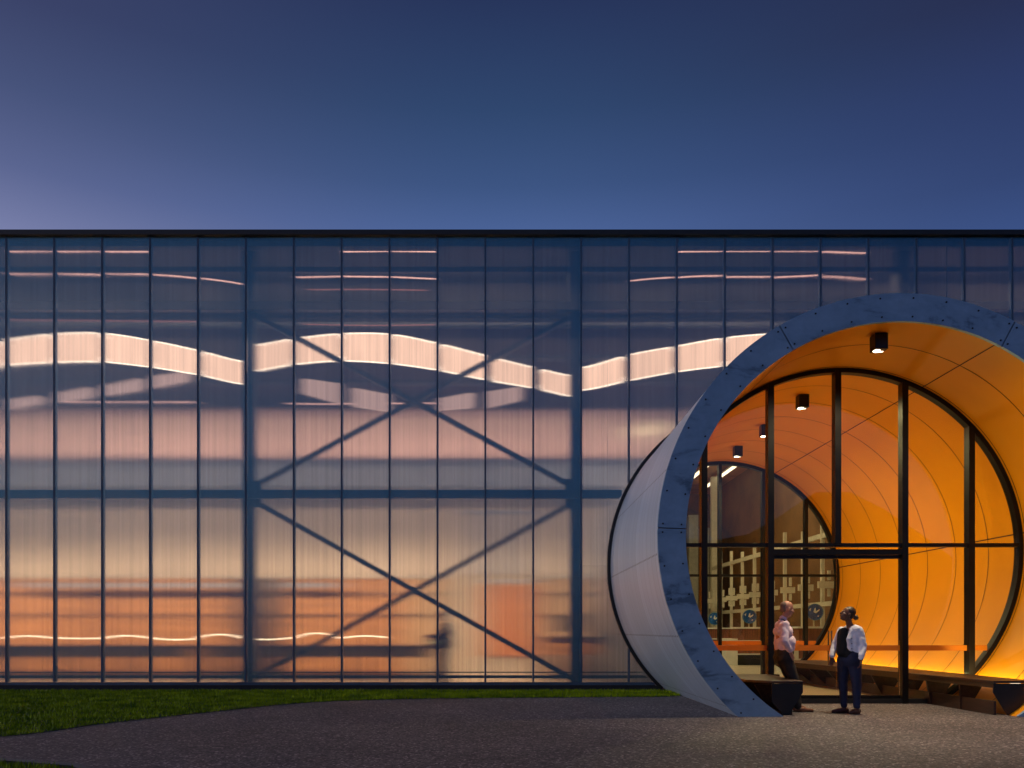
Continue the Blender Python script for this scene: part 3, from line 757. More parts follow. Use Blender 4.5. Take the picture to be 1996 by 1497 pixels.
straight([(588, 664, 738, 749, 767, 788, 'l'), (685, 760, 756, 770, 792, 803, 'l'), (855, 925, 778, 765, 800, 795, 'r'), (948, 1018, 765, 754, 796, 780, 'r')], 'faint looping blades of reflected light around the crossing of the upper braces')
def glow_line(runs, label, m, r=0.012, d=dR, wav=0):  # glowing tubes added to draw thin lines of light and reflections
    e = empty('glow_line', W(runs[0][0], runs[0][2], d)); tag(e, label, 'strip lamp', 'thin added lines of light behind the facade')
    for (a, b, y0, y1, bow) in runs:
        n = 10
        pts = [W(a + (b - a) * i / n, y0 + (y1 - y0) * i / n - bow * math.sin(PI * i / n), d) for i in range(n + 1)]
        MB().tube(pts, r, 6).build('tube', m, e)
glow_line([(16, 104, 491, 490, 0), (110, 199, 491, 490, 0), (205, 292, 491, 491, 0)], 'topmost thin line of reflected light in the leftmost bay', M['thin_glow'], 0.012, 18.80)
glow_line([(14, 104, 535, 534, 0), (110, 199, 534, 536, 0), (205, 292, 534, 535, 0), (299, 386, 536, 543, 1), (394, 478, 543, 555, 1)], 'second thin line of reflected light in the leftmost bay, bending down to the right', M['thin_glow'])
glow_line([(667, 758, 491, 490, 0), (764, 850, 490, 491, 0)], 'topmost thin line of reflected light in the cross-braced bay', M['thin_glow'], 0.012, 18.80)
glow_line([(576, 664, 541, 539, 0), (668, 758, 539, 540, 0), (764, 850, 540, 544, 0)], 'second thin line of reflected light in the cross-braced bay', M['thin_glow'])
glow_line([(1321, 1409, 491, 490, 0), (1414, 1503, 490, 490, 0), (1508, 1596, 490, 490, 0), (1602, 1690, 491, 494, 0)], 'topmost thin line of reflected light above the tube', M['thin_glow'], 0.012, 18.80)
glow_line([(1228, 1312, 548, 541, 1), (1321, 1409, 541, 538, 1), (1414, 1503, 540, 540, 0), (1508, 1596, 541, 537, 0), (1602, 1690, 539, 546, 1)], 'second thin line of reflected light above the tube', M['thin_glow'])
glow_line([(14, 388, 624, 627, 0)], 'thin reddish line of light above the ribbon in the leftmost bay', M['thin_glow_red'], 0.009)
glow_line([(590, 850, 632, 633, -2), (600, 830, 565, 566, 1)], 'thin reddish lines of light above the arched ribbon of the cross-braced bay', M['thin_glow_red'], 0.009)
glow_line([(0, 104, 1245, 1244, 5), (106, 196, 1243, 1244, -1), (196, 290, 1245, 1243, 5), (291, 383, 1243, 1245, -3), (384, 476, 1243, 1244, 7), (477, 570, 1244, 1243, -3), (571, 663, 1244, 1244, 10), (664, 756, 1244, 1243, 4)],
          'bright wavy line of light low behind the facade at the left', M['wavy_glow'], 0.011, 19.3)
glow_line([(560, 664, 787, 788, 0), (667, 850, 787, 786, 0)], 'thin line of light at the brace crossing', M['thin_glow'], 0.009, 19.5)
glow_line([(110, 386, 784, 784, 0)], 'thin horizontal line of light under the faint blades at the left', M['thin_glow'], 0.008, 19.5)

# ------------------------------------------------------------------ things in the front room
def cabinet(x0, x1, label, body, z1=2.8, y0=22.7, y1=23.38, shelf=True):
    e = empty('wall_cabinet', ((x0 + x1) / 2, y0, 0)); tag(e, label, 'cabinet', 'timber wall cabinets inside')
    MB().box(x0 + 0.01, x1 - 0.01, y0, y1, 0.1, z1).build('carcass', body, e)
    MB().box(x0, x1, y0 - 0.05, y1, z1 + 0.002, z1 + 0.05).build('top_board', M['white'], e)
    for z in (0.85, 1.75, 2.35): MB().box(x0 + 0.02, x1 - 0.02, y0 - 0.06, y0 - 0.002, z, z + 0.035).build('shelf', M['dark_wood'], e)
    MB().box(x0 + 0.02, x1 - 0.02, y0 + 0.05, y1, 0.0, 0.098).build('plinth', M['black'], e)
cab = [(-24, -17, 'timber wall cabinet beyond the left edge of the facade view'), (-16.9, -11, 'orange brown wall cabinet at the far left behind the panels'), (-10.9, -7.6, 'orange brown wall cabinet left of the first column'), (-7.5, -6.4, 'narrow dark cabinet beside the first column'),
       (-6.3, -2.9, 'orange brown wall cabinet between the first column and the brace crossing')]
for k, (a, b, l) in enumerate(cab):
    if k == 0: continue
    cabinet(a, b, l, M['dark_wood'] if k == 3 else M['timber'])
M['tan'] = mat('tan', (0.62, 0.42, 0.24, 1), 0.6, var=0.12, vscale=1.5)
cabinet(-2.85, -1.7, 'pale tan wall cabinet between the brace crossing and the orange door', M['tan'])
cabinet(0.9, 2.28, 'pale tan wall cabinet right of the orange door', M['tan'])
def counter(x0, x1, label, y0=21.2, y1=21.9, z=0.95):
    e = empty('long_counter', ((x0 + x1) / 2, y0, 0)); tag(e, label, 'counter', 'long counters behind the facade')
    MB().box(x0, x1, y0, y1, z - 0.05, z).build('top', M['dark_wood'], e)
    MB().box(x0 + 0.1, x1 - 0.1, y0 + 0.05, y0 + 0.09, z - 0.32, z - 0.052).build('apron', M['bench_fascia'], e)
    n = max(2, int((x1 - x0) / 1.6)) + 1
    for i in range(n):
        x = x0 + 0.15 + (x1 - x0 - 0.3) * i / (n - 1)
        MB().box(x - 0.03, x + 0.03, y0 + 0.12, y1 - 0.1, 0.0, z - 0.052).build('leg', M['steel'], e)
counter(-15, -8.2, 'long low counter behind the leftmost panels'); counter(-8.0, -1.9, 'long low counter behind the cross-braced bay')
def fixture(x0, x1, label):
    e = empty('pendant_lamp', ((x0 + x1) / 2, 21.9, 2.55)); tag(e, label, 'pendant lamp', 'pale linear pendants inside')
    MB().box(x0, x1, 21.8, 21.98, 2.50, 2.62).build('shade', M['fix'], e)
    for x in (x0 + 0.3, x1 - 0.3): MB().bar((x, 21.9, 2.62), (x, 21.9, 7.7), 0.006, 6).build('cable', M['black'], e)
M['fix'] = emission('fix', (1, 0.70, 0.50, 1), 0.62)
fixture(-13.3, -10.2, 'pale linear pendant left of the first column, outer one'); fixture(-10.1, -7.1, 'pale linear pendant left of the first column, inner one'); fixture(-6.1, -4.5, 'short pale linear pendant right of the first column')
# orange door block
e = empty('orange_door_panel', (0.1, 22.6, 0)); tag(e, 'flat orange panel door glowing behind the facade right of the brace crossing', 'door')
MB().box(-1.65, 0.85, 22.75, 22.9, 0.0, 2.85).build('frame', M['cream'], e)
MB().box(-0.62, 0.76, 22.66, 22.745, 0.62, 2.62).build('leaf', M['orange_door'], e)
MB().box(-0.62, 0.76, 22.60, 22.70, 2.68, 2.75).build('head_lamp', M['fix'], e)
e = empty('slatted_screen', (0.1, 22.2, 0)); tag(e, 'louvred grille standing above the orange door behind the facade', 'screen')
for i in range(16): MB().box(-1.15 + i * 0.125, -1.10 + i * 0.125, 22.3, 22.38, 2.9, 4.55).build('slat', M['greyblue'], e)
MB().box(-1.2, 0.85, 22.28, 22.40, 4.56, 4.64).build('head_rail', M['greyblue'], e)
# reception desk and shelf by the second column
e = empty('reception_desk', (1.9, 21.6, 0)); tag(e, 'dark reception desk with monitor seen blurred beside the second column', 'desk')
MB().box(1.0, 2.5, 21.3, 22.0, 0.70, 1.12).build('desk_front', M['timber'], e); MB().box(0.95, 2.55, 21.2, 22.05, 1.122, 1.17).build('desk_top', M['dark_wood'], e)
for x in (1.05, 2.4): MB().box(x, x + 0.06, 21.4, 21.95, 0, 0.698).build('leg', M['black'], e)
MB().box(1.35, 1.95, 21.5, 21.55, 1.30, 1.72).build('monitor', M['black'], e); MB().box(1.62, 1.68, 21.5, 21.55, 1.171, 1.30).build('monitor_stand', M['black'], e)
M['grn'] = emission('grn', (0.75, 0.9, 0.35, 1), 0.45)
e = empty('control_box', (-1.45, 21, 0)); tag(e, 'small control box with a thin green light on a post behind the orange door bay', 'control box')
MB().box(-1.9, -1.55, 20.3, 20.36, 1.02, 1.06).build('indicator', M['grn'], e); MB().box(-1.95, -1.5, 20.365, 20.45, 0.9, 1.15).build('case', M['dark_frame'], e); MB().bar((-1.7, 20.41, 0), (-1.7, 20.41, 0.9), 0.025).build('post', M['steel'], e)

# ------------------------------------------------------------------ the hall seen through the tube
XR_ = 10.7
def rack(y, n):
    e = empty('display_frame', (XR_, y, 0))
    MB().box(XR_ - 0.06, XR_ + 0.06, y - 0.05, y + 0.05, 0, 4.9 + (0.2 if n % 2 else 0)).build('upright', M['white_steel'], e)
    b = MB(); b.box(XR_ - 0.05, XR_ + 0.05, y + 0.052, y + 1.748, 4.45, 4.62); b.build('top_beam', M['white_steel'], e)
    b = MB(); b.box(XR_ - 0.05, XR_ + 0.05, y + 0.052, y + 1.748, 2.15, 2.30); b.build('middle_beam', M['white_steel'], e)
    cr = MB(); yy = y + 0.9
    cr.box(XR_ - 0.50, XR_ + 0.02, yy - 0.05, yy + 0.05, 2.72, 2.94)
    for dx in (-0.34, -0.14):
        cr.box(XR_ + dx - 0.04, XR_ + dx + 0.04, yy - 0.045, yy + 0.045, 2.45, 2.699); cr.box(XR_ + dx - 0.04, XR_ + dx + 0.04, yy - 0.045, yy + 0.045, 2.981, 3.3)
    cr.build('cross_bracket', M['white_steel'], e)
    return e
ordn = ['nearest', 'second nearest', 'third nearest', 'fourth', 'fifth', 'sixth', 'seventh', 'eighth', 'farthest']
for k, y in enumerate((25.6, 27.4, 29.2, 31.1, 33.1, 34.9, 36.7, 38.5, 40.4)):
    tag(rack(y, k), 'cream steel display frame with cross bracket, %s in the row seen through the tube' % ordn[k], 'display frame', 'cream display frames in the hall')
def globe(px, py, d, r, label):
    x, y, z = W(px, py, d)
    e = empty('blue_disc', (x, y, z - r)); tag(e, label, 'disc display', 'round blue discs in the hall')
    MB().bar((x, y, z), (x, y + 0.08, z), r, 40).build('disc', M['blue_disc'], e, smooth=False)
    mb = MB()
    for i in range(32):
        a, b = 2 * PI * i / 32, 2 * PI * (i + 1) / 32
        mb.bar((x + math.cos(a) * r, y - 0.01, z + math.sin(a) * r), (x + math.cos(b) * r, y - 0.01, z + math.sin(b) * r), r * 0.05, 6)
    mb.build('rim', M['disc_rim'], e)
    mk = MB(); mk.prism([(x + u * r, z + v * r) for u, v in ((-.05, .45), (.05, .55), (.12, .1), (.55, .35), (.5, .15), (.1, -.15), (-.2, .0))], 'y', y - 0.02, y - 0.002)
    mk.prism([(x + u * r, z + v * r) for u, v in ((.25, -.5), (.5, -.4), (.42, -.6))], 'y', y - 0.02, y - 0.002)
    mk.prism([(x + u * r, z + v * r) for u, v in ((-.75, .3), (-.5, .5), (-.6, .1))], 'y', y - 0.02, y - 0.002)
    mk.build('white_marks', M['white'], e)
    MB().bar((x, y + 0.1, z - r * 0.8), (x, y + 0.1, 1.3), 0.03, 6).build('stand', M['white_steel'], e)
M['disc_rim'] = mat('disc_rim', (0.05, 0.2, 0.35, 1), 0.4)
globe(1588.5, 1193, 26.6, 0.265, 'blue grey disc with pale arrow marks, right of the standing man\'s head')
globe(1461, 1202, 33.5, 0.28, 'bright blue disc with white marks left of the standing man')
globe(1393, 1206, 38.5, 0.29, 'smallest blue disc at the far left of the hall row')
def hcounter(px, d, w, label):
    x = (px - 987) / F * d
    e = empty('slatted_counter', (x, d, 0)); tag(e, label, 'counter', 'slatted counters under the discs')
    MB().box(x - w / 2, x + w / 2, d, d + 0.8, 0.96, 1.40).build('slatted_body', M['slat'], e)
    MB().box(x - w / 2 - 0.04, x + w / 2 + 0.04, d - 0.05, d + 0.85, 1.402, 1.46).build('worktop', M['white'], e)
    MB().box(x - w / 2 - 0.02, x + w / 2 + 0.02, d - 0.03, d + 0.8, 0.90, 0.958).build('white_strip', M['white'], e)
    MB().box(x - w / 2, x + w / 2, d + 0.02, d + 0.8, 0.45, 0.898).build('drawer_band', M['slat'], e)
    MB().box(x - w / 2, x + w / 2, d + 0.02, d + 0.8, 0.40, 0.448).build('lower_strip', M['white'], e)
    MB().box(x - w / 2, x + w / 2, d + 0.03, d + 0.8, 0.0, 0.398).build('open_base', M['black'], e)
    MB().box(x - w / 2 - 0.45, x - w / 2 - 0.005, d, d + 0.8, 0.0, 1.02).build('side_cabinet', M['white'], e)
hcounter(1470, 31.0, 1.25, 'red brown slatted counter with white top under the bright blue disc')
hcounter(1585, 25.4, 0.9, 'red brown slatted counter partly hidden behind the standing man')
hcounter(1400, 38.2, 1.3, 'far slatted counter at the left under the smallest disc')
def hall_lamp(x, label):
    e = empty('hall_strip_lamp', (x, 34, 9.4)); tag(e, label, 'strip lamp', 'ceiling strip lamps in the hall')
    MB().box(x - 0.07, x + 0.07, 26, 46, 9.40, 9.48).build('diffuser', M['lamp_strip'], e)
    MB().box(x - 0.10, x + 0.10, 26, 46, 9.482, 9.56).build('housing', M['white'], e)
hall_lamp(9.9, 'white ceiling strip lamp in the hall, left of the pair seen through the tube'); hall_lamp(11.3, 'white ceiling strip lamp in the hall, right of the pair')
MB().box(10.9, 11.2, 43.0, 43.3, 0, 9.5).build('hall_post', M['white_steel'], bld)

for k, (px, hgt) in enumerate(((1352, 7.6), (1374, 6.9), (1399, 5.6))):
    x = (px - 987) / F * 44.0
    e = empty('storage_locker', (x, 44, 0)); tag(e, ('tallest grey locker at the far left end of the hall', 'middle grey locker beside the tallest one in the hall', 'lowest grey locker nearest the cream post in the hall')[k], 'locker', 'grey lockers at the end of the hall')
    MB().box(x - 0.26, x + 0.26, 44, 44.6, 0.05, hgt).build('carcass', M['locker'], e)
    for q in range(4): MB().box(x - 0.24, x + 0.24, 43.96, 43.997, 0.3 + q * hgt / 4.4, 0.2 + (q + 1) * hgt / 4.4).build('door', M['locker'], e)
    MB().box(x - 0.26, x + 0.26, 44.02, 44.6, 0, 0.048).build('plinth', M['black'], e)
# ------------------------------------------------------------------ people
def capsule(bm, p, q, r0, r1, seg=14):
    p, q = Vector(p), Vector(q); d = q - p; L_ = d.length; qd = d.to_track_quat('Z', 'Y') if L_ > 1e-6 else Vector((0, 0, 1)).to_track_quat('Z', 'Y')
    prof = []
    for i in range(6): a = -PI / 2 + (PI / 2) * i / 5; prof.append((math.cos(a) * r0, math.sin(a) * r0))
    for i in range(6): a = (PI / 2) * i / 5; prof.append((math.cos(a) * r1, L_ + math.sin(a) * r1))
    rings = []
    for rr, zz in prof:
        rings.append([bm.verts.new(p + qd @ Vector((math.cos(2 * PI * k / seg) * max(rr, 1e-4), math.sin(2 * PI * k / seg) * max(rr, 1e-4), zz))) for k in range(seg)])
    for A_, B_ in zip(rings, rings[1:]):
        for k in range(seg): bm.faces.new((A_[k], A_[(k + 1) % seg], B_[(k + 1) % seg], B_[k]))
    bm.faces.new(rings[0][::-1]); bm.faces.new(rings[-1])
def ell(bm, ctr, rad, rot=(0, 0, 0)):
    from mathutils import Euler
    m = Matrix.Translation(ctr) @ Euler(rot).to_matrix().to_4x4() @ Matrix.Diagonal((*rad, 1))
    bmesh.ops.create_uvsphere(bm, u_segments=20, v_segments=12, radius=1, matrix=m)
def fuse(name, caps, ells, m, parent, voxel=0.008, smooth=4, wrinkle=0.0, wscale=9.0):
    bm = bmesh.new()
    for a in caps: capsule(bm, *a)
    for a in ells: ell(bm, *a)
    bmesh.ops.recalc_face_normals(bm, faces=bm.faces)
    me = bpy.data.meshes.new('tmp'); bm.to_mesh(me); bm.free(); o = bpy.data.objects.new('tmp', me); COL.objects.link(o)
    r = o.modifiers.new('r', 'REMESH'); r.mode = 'VOXEL'; r.voxel_size = voxel
    s_ = o.modifiers.new('s', 'SMOOTH'); s_.iterations = smooth; s_.factor = 0.5
    if wrinkle:
        t = bpy.data.textures.new('folds', 'CLOUDS'); t.noise_scale = 1 / wscale; t.noise_depth = 2
        dm = o.modifiers.new('d', 'DISPLACE'); dm.texture = t; dm.strength = wrinkle; dm.mid_level = 0.5; dm.texture_coords = 'LOCAL'
    dg = bpy.context.evaluated_depsgraph_get(); me2 = bpy.data.meshes.new_from_object(o.evaluated_get(dg))
    bpy.data.objects.remove(o); me2.name = name
    for p in me2.polygons: p.use_smooth = True
    me2.materials.clear()
    oo = link(name, me2, m, parent); oo.matrix_parent_inverse = Matrix.Translation(parent.location).inverted(); return oo
def hand(ctr, dirv, palm_n, curl=0.5, k=1.0):
    """caps for palm, four unequal bent fingers and a thumb. dirv: wrist->fingertips, palm_n: palm normal"""
    c0 = Vector(ctr); d = Vector(dirv).normalized(); n = Vector(palm_n).normalized(); sd = d.cross(n).normalized(); caps = []
    for j in (-1.2, -0.4, 0.4, 1.2): caps.append((c0 + sd * 0.010 * j * k, c0 + d * 0.085 * k + sd * 0.019 * j * k, 0.018 * k, 0.013 * k))
    for j, l in zip((-1.5, -0.5, 0.5, 1.5), (0.052, 0.064, 0.060, 0.046)):
        b = c0 + d * 0.085 * k + sd * 0.0165 * j * k; m_ = b + (d * math.cos(curl * .6) + n * math.sin(curl * .6)) * l * 0.55 * k; t = m_ + (d * math.cos(curl * 1.7) + n * math.sin(curl * 1.7)) * l * 0.55 * k
        caps += [(b, m_, 0.0095 * k, 0.0085 * k), (m_, t, 0.0085 * k, 0.007 * k)]
    b = c0 + d * 0.025 * k - sd * 0.026 * k; m_ = b + (d * 0.75 - sd * 0.6 + n * 0.25).normalized() * 0.040 * k; t = m_ + (d * 0.95 - sd * 0.1 + n * 0.3).normalized() * 0.032 * k
    caps += [(b, m_, 0.013 * k, 0.011 * k), (m_, t, 0.0105 * k, 0.008 * k)]
    return caps
def head_parts(ctr, f, up, s=1.0):
    """head facing f; returns caps, ells"""
    from mathutils import Quaternion
    C_ = Vector(ctr); f = Vector(f).normalized(); up = Vector(up).normalized(); sd = f.cross(up).normalized(); up = sd.cross(f).normalized()
    Mx = Matrix((sd, f, up)).transposed(); eu = tuple(Mx.to_euler())
    P = lambda a, b, c_: C_ + (sd * a + f * b + up * c_) * s
    el = [(P(0, -0.012, 0.032), (0.076 * s, 0.094 * s, 0.088 * s), eu), (P(0, 0.022, -0.035), (0.058 * s, 0.068 * s, 0.080 * s), eu), (P(0, 0.055, -0.088), (0.026 * s, 0.026 * s, 0.024 * s), eu)]
    cp = [(P(0, 0.088, 0.012), P(0, 0.105, -0.022), 0.008 * s, 0.013 * s), (P(-0.03, 0.076, 0.022), P(0.03, 0.076, 0.022), 0.011 * s, 0.011 * s),
          (P(-0.018, 0.083, -0.05), P(0.018, 0.083, -0.05), 0.008 * s, 0.008 * s), (P(-0.016, 0.080, -0.061), P(0.016, 0.080, -0.061), 0.009 * s, 0.009 * s)]
    for q in (-1, 1):
        el.append((P(q * 0.078, -0.004, -0.005), (0.010 * s, 0.018 * s, 0.031 * s), eu)); el.append((P(q * 0.042, 0.056, -0.018), (0.022 * s, 0.020 * s, 0.018 * s), eu))
    return cp, el, P, eu
SK = mat('skin_pale', (0.50, 0.24, 0.16, 1), 0.5, var=0.12, vscale=20); SK2 = mat('skin_brown', (0.14, 0.062, 0.036, 1), 0.45, var=0.15, vscale=20)
EYE_M = mat('eye', (0.6, 0.6, 0.58, 1), 0.2); PUP = mat('pupil', (0.01, 0.008, 0.006, 1), 0.2)
def eyes(P, s, parent):
    for q in (-1, 1):
        e = MB().sphere(P(q * 0.031, 0.070, 0.0), 0.0125 * s, 12).build('eye', EYE_M, parent, smooth=True)
        MB().sphere(P(q * 0.031, 0.0795, 0.0), 0.0058 * s, 10).build('iris', PUP, parent, smooth=True)
def shoe(name, ank, f, m, parent, L_=0.27):
    a = Vector(ank); f = Vector(f).normalized(); h = Vector((a.x, a.y, 0))
    o = fuse(name, [(h - f * 0.045 + Vector((0, 0, .045)), h + f * 0.10 + Vector((0, 0, .042)), .040, .038), (h + f * .08 + Vector((0, 0, .036)), h + f * (L_ - .085) + Vector((0, 0, .030)), .040, .026),
                    (h + Vector((0, 0, .05)), a + Vector((0, 0, .02)), .042, .040)], [], m, parent, 0.006, 3)
    MB().prism([((h - f * .085).x + 0, (h - f * .085).y), ((h + f * .17).x, (h + f * .17).y - .038), ((h + f * (L_ - .06)).x, (h + f * (L_ - .06)).y), ((h + f * .17).x, (h + f * .17).y + .038)], 'z', 0.0, 0.014).build('sole', M['black'], o)
    return o

def standing_man():
    X, Y = 4.66, 13.46
    e = empty('person', (4.85, Y, 0)); tag(e, 'balding man in a pink shirt and dark trousers leaning by the left bench', 'person')
    hip = Vector((4.62, Y, 0.96)); chest = Vector((4.60, Y, 1.30)); nb = Vector((4.60, Y, 1.50)); hc = Vector((4.665, Y, 1.695))
    f = Vector((0.97, 0.10, -0.16)); cp, el, P, eu = head_parts(hc, f, (0.12, 0, 1), 1.16)
    kneeN, ankN = Vector((4.76, 13.37, 0.50)), Vector((4.80, 13.33, 0.075)); kneeF, ankF = Vector((4.80, 13.62, 0.49)), Vector((4.86, 13.74, 0.075))
    shN, shF = Vector((4.575, Y - 0.185, 1.43)), Vector((4.60, Y + 0.185, 1.43))
    elN, elF = Vector((4.53, Y - 0.27, 1.17)), Vector((4.60, Y + 0.25, 1.16)); wrN, wrF = Vector((4.655, Y - 0.20, 0.985)), Vector((4.74, Y + 0.20, 1.00))
    body = cp + [(nb - Vector((.02, 0, .06)), hc + Vector((-.015, 0, -.08)), .058, .056), (chest, nb, .10, .055), (hip, chest, .11, .12),
                 (shN, elN, .048, .040), (elN, wrN, .038, .028), (shF, elF, .048, .040), (elF, wrF, .038, .028),
                 (Vector((4.62, Y - .09, .92)), kneeN, .075, .055), (kneeN, ankN, .052, .038), (Vector((4.62, Y + .09, .92)), kneeF, .075, .055), (kneeF, ankF, .052, .038)]
    body += hand(wrN, (0.35, 0.1, -0.93), (0.2, 1, 0), 0.4) + hand(wrF, (0.35, -0.1, -0.93), (0.2, -1, 0), 0.4)
    bo_ = fuse('body', body, el, SK, e, 0.0065, 2)
    eyes(P, 1.16, e)
    hair = mat('grey_hair', (0.20, 0.15, 0.12, 1), 0.8, var=0.3, vscale=60)
    hh = [(P(0, -0.040, 0.040), (0.080, 0.080, 0.080), eu), (P(0, -0.055, 0.0), (0.078, 0.055, 0.06), eu)]
    fuse('hair', [], hh, hair, e, 0.006, 2)
    shirt = mat('pink_shirt', (0.82, 0.68, 0.78, 1), 0.75, var=0.08, vscale=6, bump=0.5, bscale=25)
    sh = fuse('shirt', [(nb + Vector((-.01, 0, -.02)), nb + Vector((.005, 0, .035)), .072, .066), (Vector((4.585, Y - .12, 1.42)), Vector((4.585, Y + .12, 1.42)), .078, .078),
                   (Vector((4.60, Y - .09, 1.32)), Vector((4.60, Y + .09, 1.32)), .128, .128), (Vector((4.625, Y - .075, 1.14)), Vector((4.625, Y + .075, 1.14)), .150, .150), (Vector((4.625, Y - .07, 1.07)), Vector((4.625, Y + .07, 1.07)), .140, .140),
                   (shN, elN, .074, .066), (elN, wrN + Vector((-.012, 0, .03)), .064, .046), (shF, elF, .074, .066), (elF, wrF, .060, .046)],
              [((4.655, Y, 1.16), (.145, .135, .15))], shirt, e, 0.009, 4, 0.03, 11)
    fuse('collar', [(nb + Vector((-.05, -.04, .02)), nb + Vector((.05, -.05, -.01)), .016, .016), (nb + Vector((-.05, .04, .02)), nb + Vector((.05, .05, -.01)), .016, .016), (nb + Vector((-.052, -.04, .022)), nb + Vector((-.052, .04, .022)), .016, .016)], [], mat('collar_blue', (0.45, 0.48, 0.72, 1), 0.7), sh, 0.006, 2)
    lany = MB().tube([tuple(nb + Vector(v)) for v in ((-.075, 0, .035), (-.03, -.075, .03), (.045, -.085, -.03), (.11, -.075, -.10), (.155, -.05, -.20))], 0.008, 6).build('lanyard', M['black'], e)
    tr = mat('dark_trousers', (0.022, 0.019, 0.017, 1), 0.7, var=0.3, vscale=5)
    fuse('trousers', [(Vector((4.615, Y - .075, .97)), Vector((4.615, Y + .075, .97)), .132, .132), (Vector((4.615, Y - .075, .90)), Vector((4.60, Y + .075, .90)), .135, .135), (Vector((4.625, Y - .085, .88)), kneeN, .112, .080), (kneeN, ankN + Vector((-.005, 0, .02)), .080, .066),
                      (Vector((4.62, Y + .09, .88)), kneeF, .112, .080), (kneeF, ankF + Vector((-.005, 0, .02)), .080, .066)], [], tr, e, 0.009, 4, 0.02, 9)
    MB().box(4.745, 4.762, Y - .03, Y + .03, 1.02, 1.05).build('belt_buckle', M['steel_handle'], e)
    sm_ = mat('tan_shoe', (0.24, 0.085, 0.035, 1), 0.35, var=0.2)
    shoe('shoe', ankN, (1, -0.12, 0), sm_, e, 0.31); shoe('shoe', ankF, (1, 0.1, 0), sm_, e, 0.29)
def standing_woman():
    X, Y = 5.56, 13.15
    e = empty('person', (5.60, Y, 0)); tag(e, 'woman in a white denim jacket and navy jeans with hair tied back', 'person')
    f = Vector((-0.90, -0.14, 0.34)); hc = Vector((5.525, Y - .01, 1.605)); cp, el, P, eu = head_parts(hc, f, (0.35, 0, 0.93), 1.03)
    nb = Vector((5.585, Y, 1.43)); hip = Vector((5.57, Y, 0.90)); chest = Vector((5.60, Y, 1.24))
    shN, shF = Vector((5.68, Y - .125, 1.345)), Vector((5.51, Y + .16, 1.345)); elN, elF = Vector((5.725, Y - .17, 1.11)), Vector((5.415, Y + .20, 1.11))
    wrN, wrF = Vector((5.665, Y - .23, .875)), Vector((5.335, Y + .12, .90))
    hN, hF = Vector((5.625, Y - .06, .86)), Vector((5.50, Y + .065, .86)); kN, kF = Vector((5.66, Y - .065, .47)), Vector((5.51, Y + .10, .47)); aN, aF = Vector((5.655, Y - .09, .075)), Vector((5.50, Y + .04, .075))
    body = cp + [(nb - Vector((0, 0, .04)), hc + Vector((.02, 0, -.07)), .050, .050), (chest, nb, .09, .05), (hip, chest, .10, .10), (shN, elN, .042, .036), (elN, wrN, .034, .025), (shF, elF, .042, .036), (elF, wrF, .034, .025),
                 (hN, kN, .075, .052), (kN, aN, .048, .036), (hF, kF, .075, .052), (kF, aF, .048, .036)]
    body += hand(wrN, (-0.15, -0.05, -1), (-1, 0.25, 0), 0.6, 1.0) + hand(wrF, (-0.1, 0.0, -1), (-0.3, -1, 0), 0.6, 1.0)
    fuse('body', body, el, SK2, e, 0.0065, 2)
    eyes(P, 1.03, e)
    hair = mat('dark_hair', (0.035, 0.018, 0.010, 1), 0.5, var=0.4, vscale=80)
    bun = P(0, -0.165, 0.005)
    fuse('hair', [(P(0, -0.09, 0.01), bun, .032, .022)], [(P(0, -0.034, 0.052), (0.090, 0.098, 0.090), eu), (P(0, -0.06, 0.0), (0.074, 0.058, 0.068), eu), (bun, (.042, .042, .042))], hair, e, 0.006, 2, 0.008, 40)
    fuse('top', [(Vector((5.475, Y - .02, 1.33)), Vector((5.445, Y - .02, 1.0)), .062, .090), (Vector((5.50, Y + .06, 1.29)), Vector((5.48, Y + .05, 1.0)), .095, .100), (Vector((5.55, Y - .03, .98)), Vector((5.53, Y + .04, .98)), .118, .118)], [], M['black_cloth'], e, 0.008, 4, 0.01)
    jk = mat('white_denim', (0.74, 0.76, 0.84, 1), 0.8, var=0.10, vscale=14, bump=0.6, bscale=35)
    jc = [(Vector((5.64, Y - .12, 1.36)), Vector((5.58, Y + .10, 1.36)), .070, .064), (Vector((5.635, Y - .06, 1.27)), Vector((5.645, Y - .055, 1.04)), .118, .122), (Vector((5.645, Y + .05, 1.27)), Vector((5.655, Y + .05, 1.04)), .112, .118),
          (Vector((5.575, Y - .095, 1.345)), Vector((5.525, Y - .105, 1.20)), .040, .046), (Vector((5.525, Y - .105, 1.20)), Vector((5.55, Y - .10, 1.03)), .046, .050),
          (shN, elN, .066, .054), (elN, wrN + Vector((0, 0, .03)), .053, .043), (shF, elF, .062, .052), (elF, wrF + Vector((0, 0, .03)), .050, .042), (Vector((5.45, Y + .12, 1.31)), Vector((5.43, Y + .13, 1.05)), .034, .034)]
    jo = fuse('jacket', jc, [], jk, e, 0.009, 3, 0.026, 12)
    fuse('jacket_collar', [(nb + Vector((.05, -.055, -.015)), nb + Vector((-.035, -.085, -.065)), .020, .022), (nb + Vector((.05, .05, -.01)), nb + Vector((-.05, .07, -.06)), .020, .022), (nb + Vector((.055, -.055, -.01)), nb + Vector((.055, .05, -.01)), .020, .020)], [], jk, jo, 0.006, 2)
    for z in (1.05, 1.13, 1.21): MB().bar((5.545, Y - .160, z), (5.543, Y - .145, z), .008, 8).build('button', M['steel_handle'], jo)
    jn = mat('navy_jeans', (0.010, 0.017, 0.055, 1), 0.75, var=0.3, vscale=8)
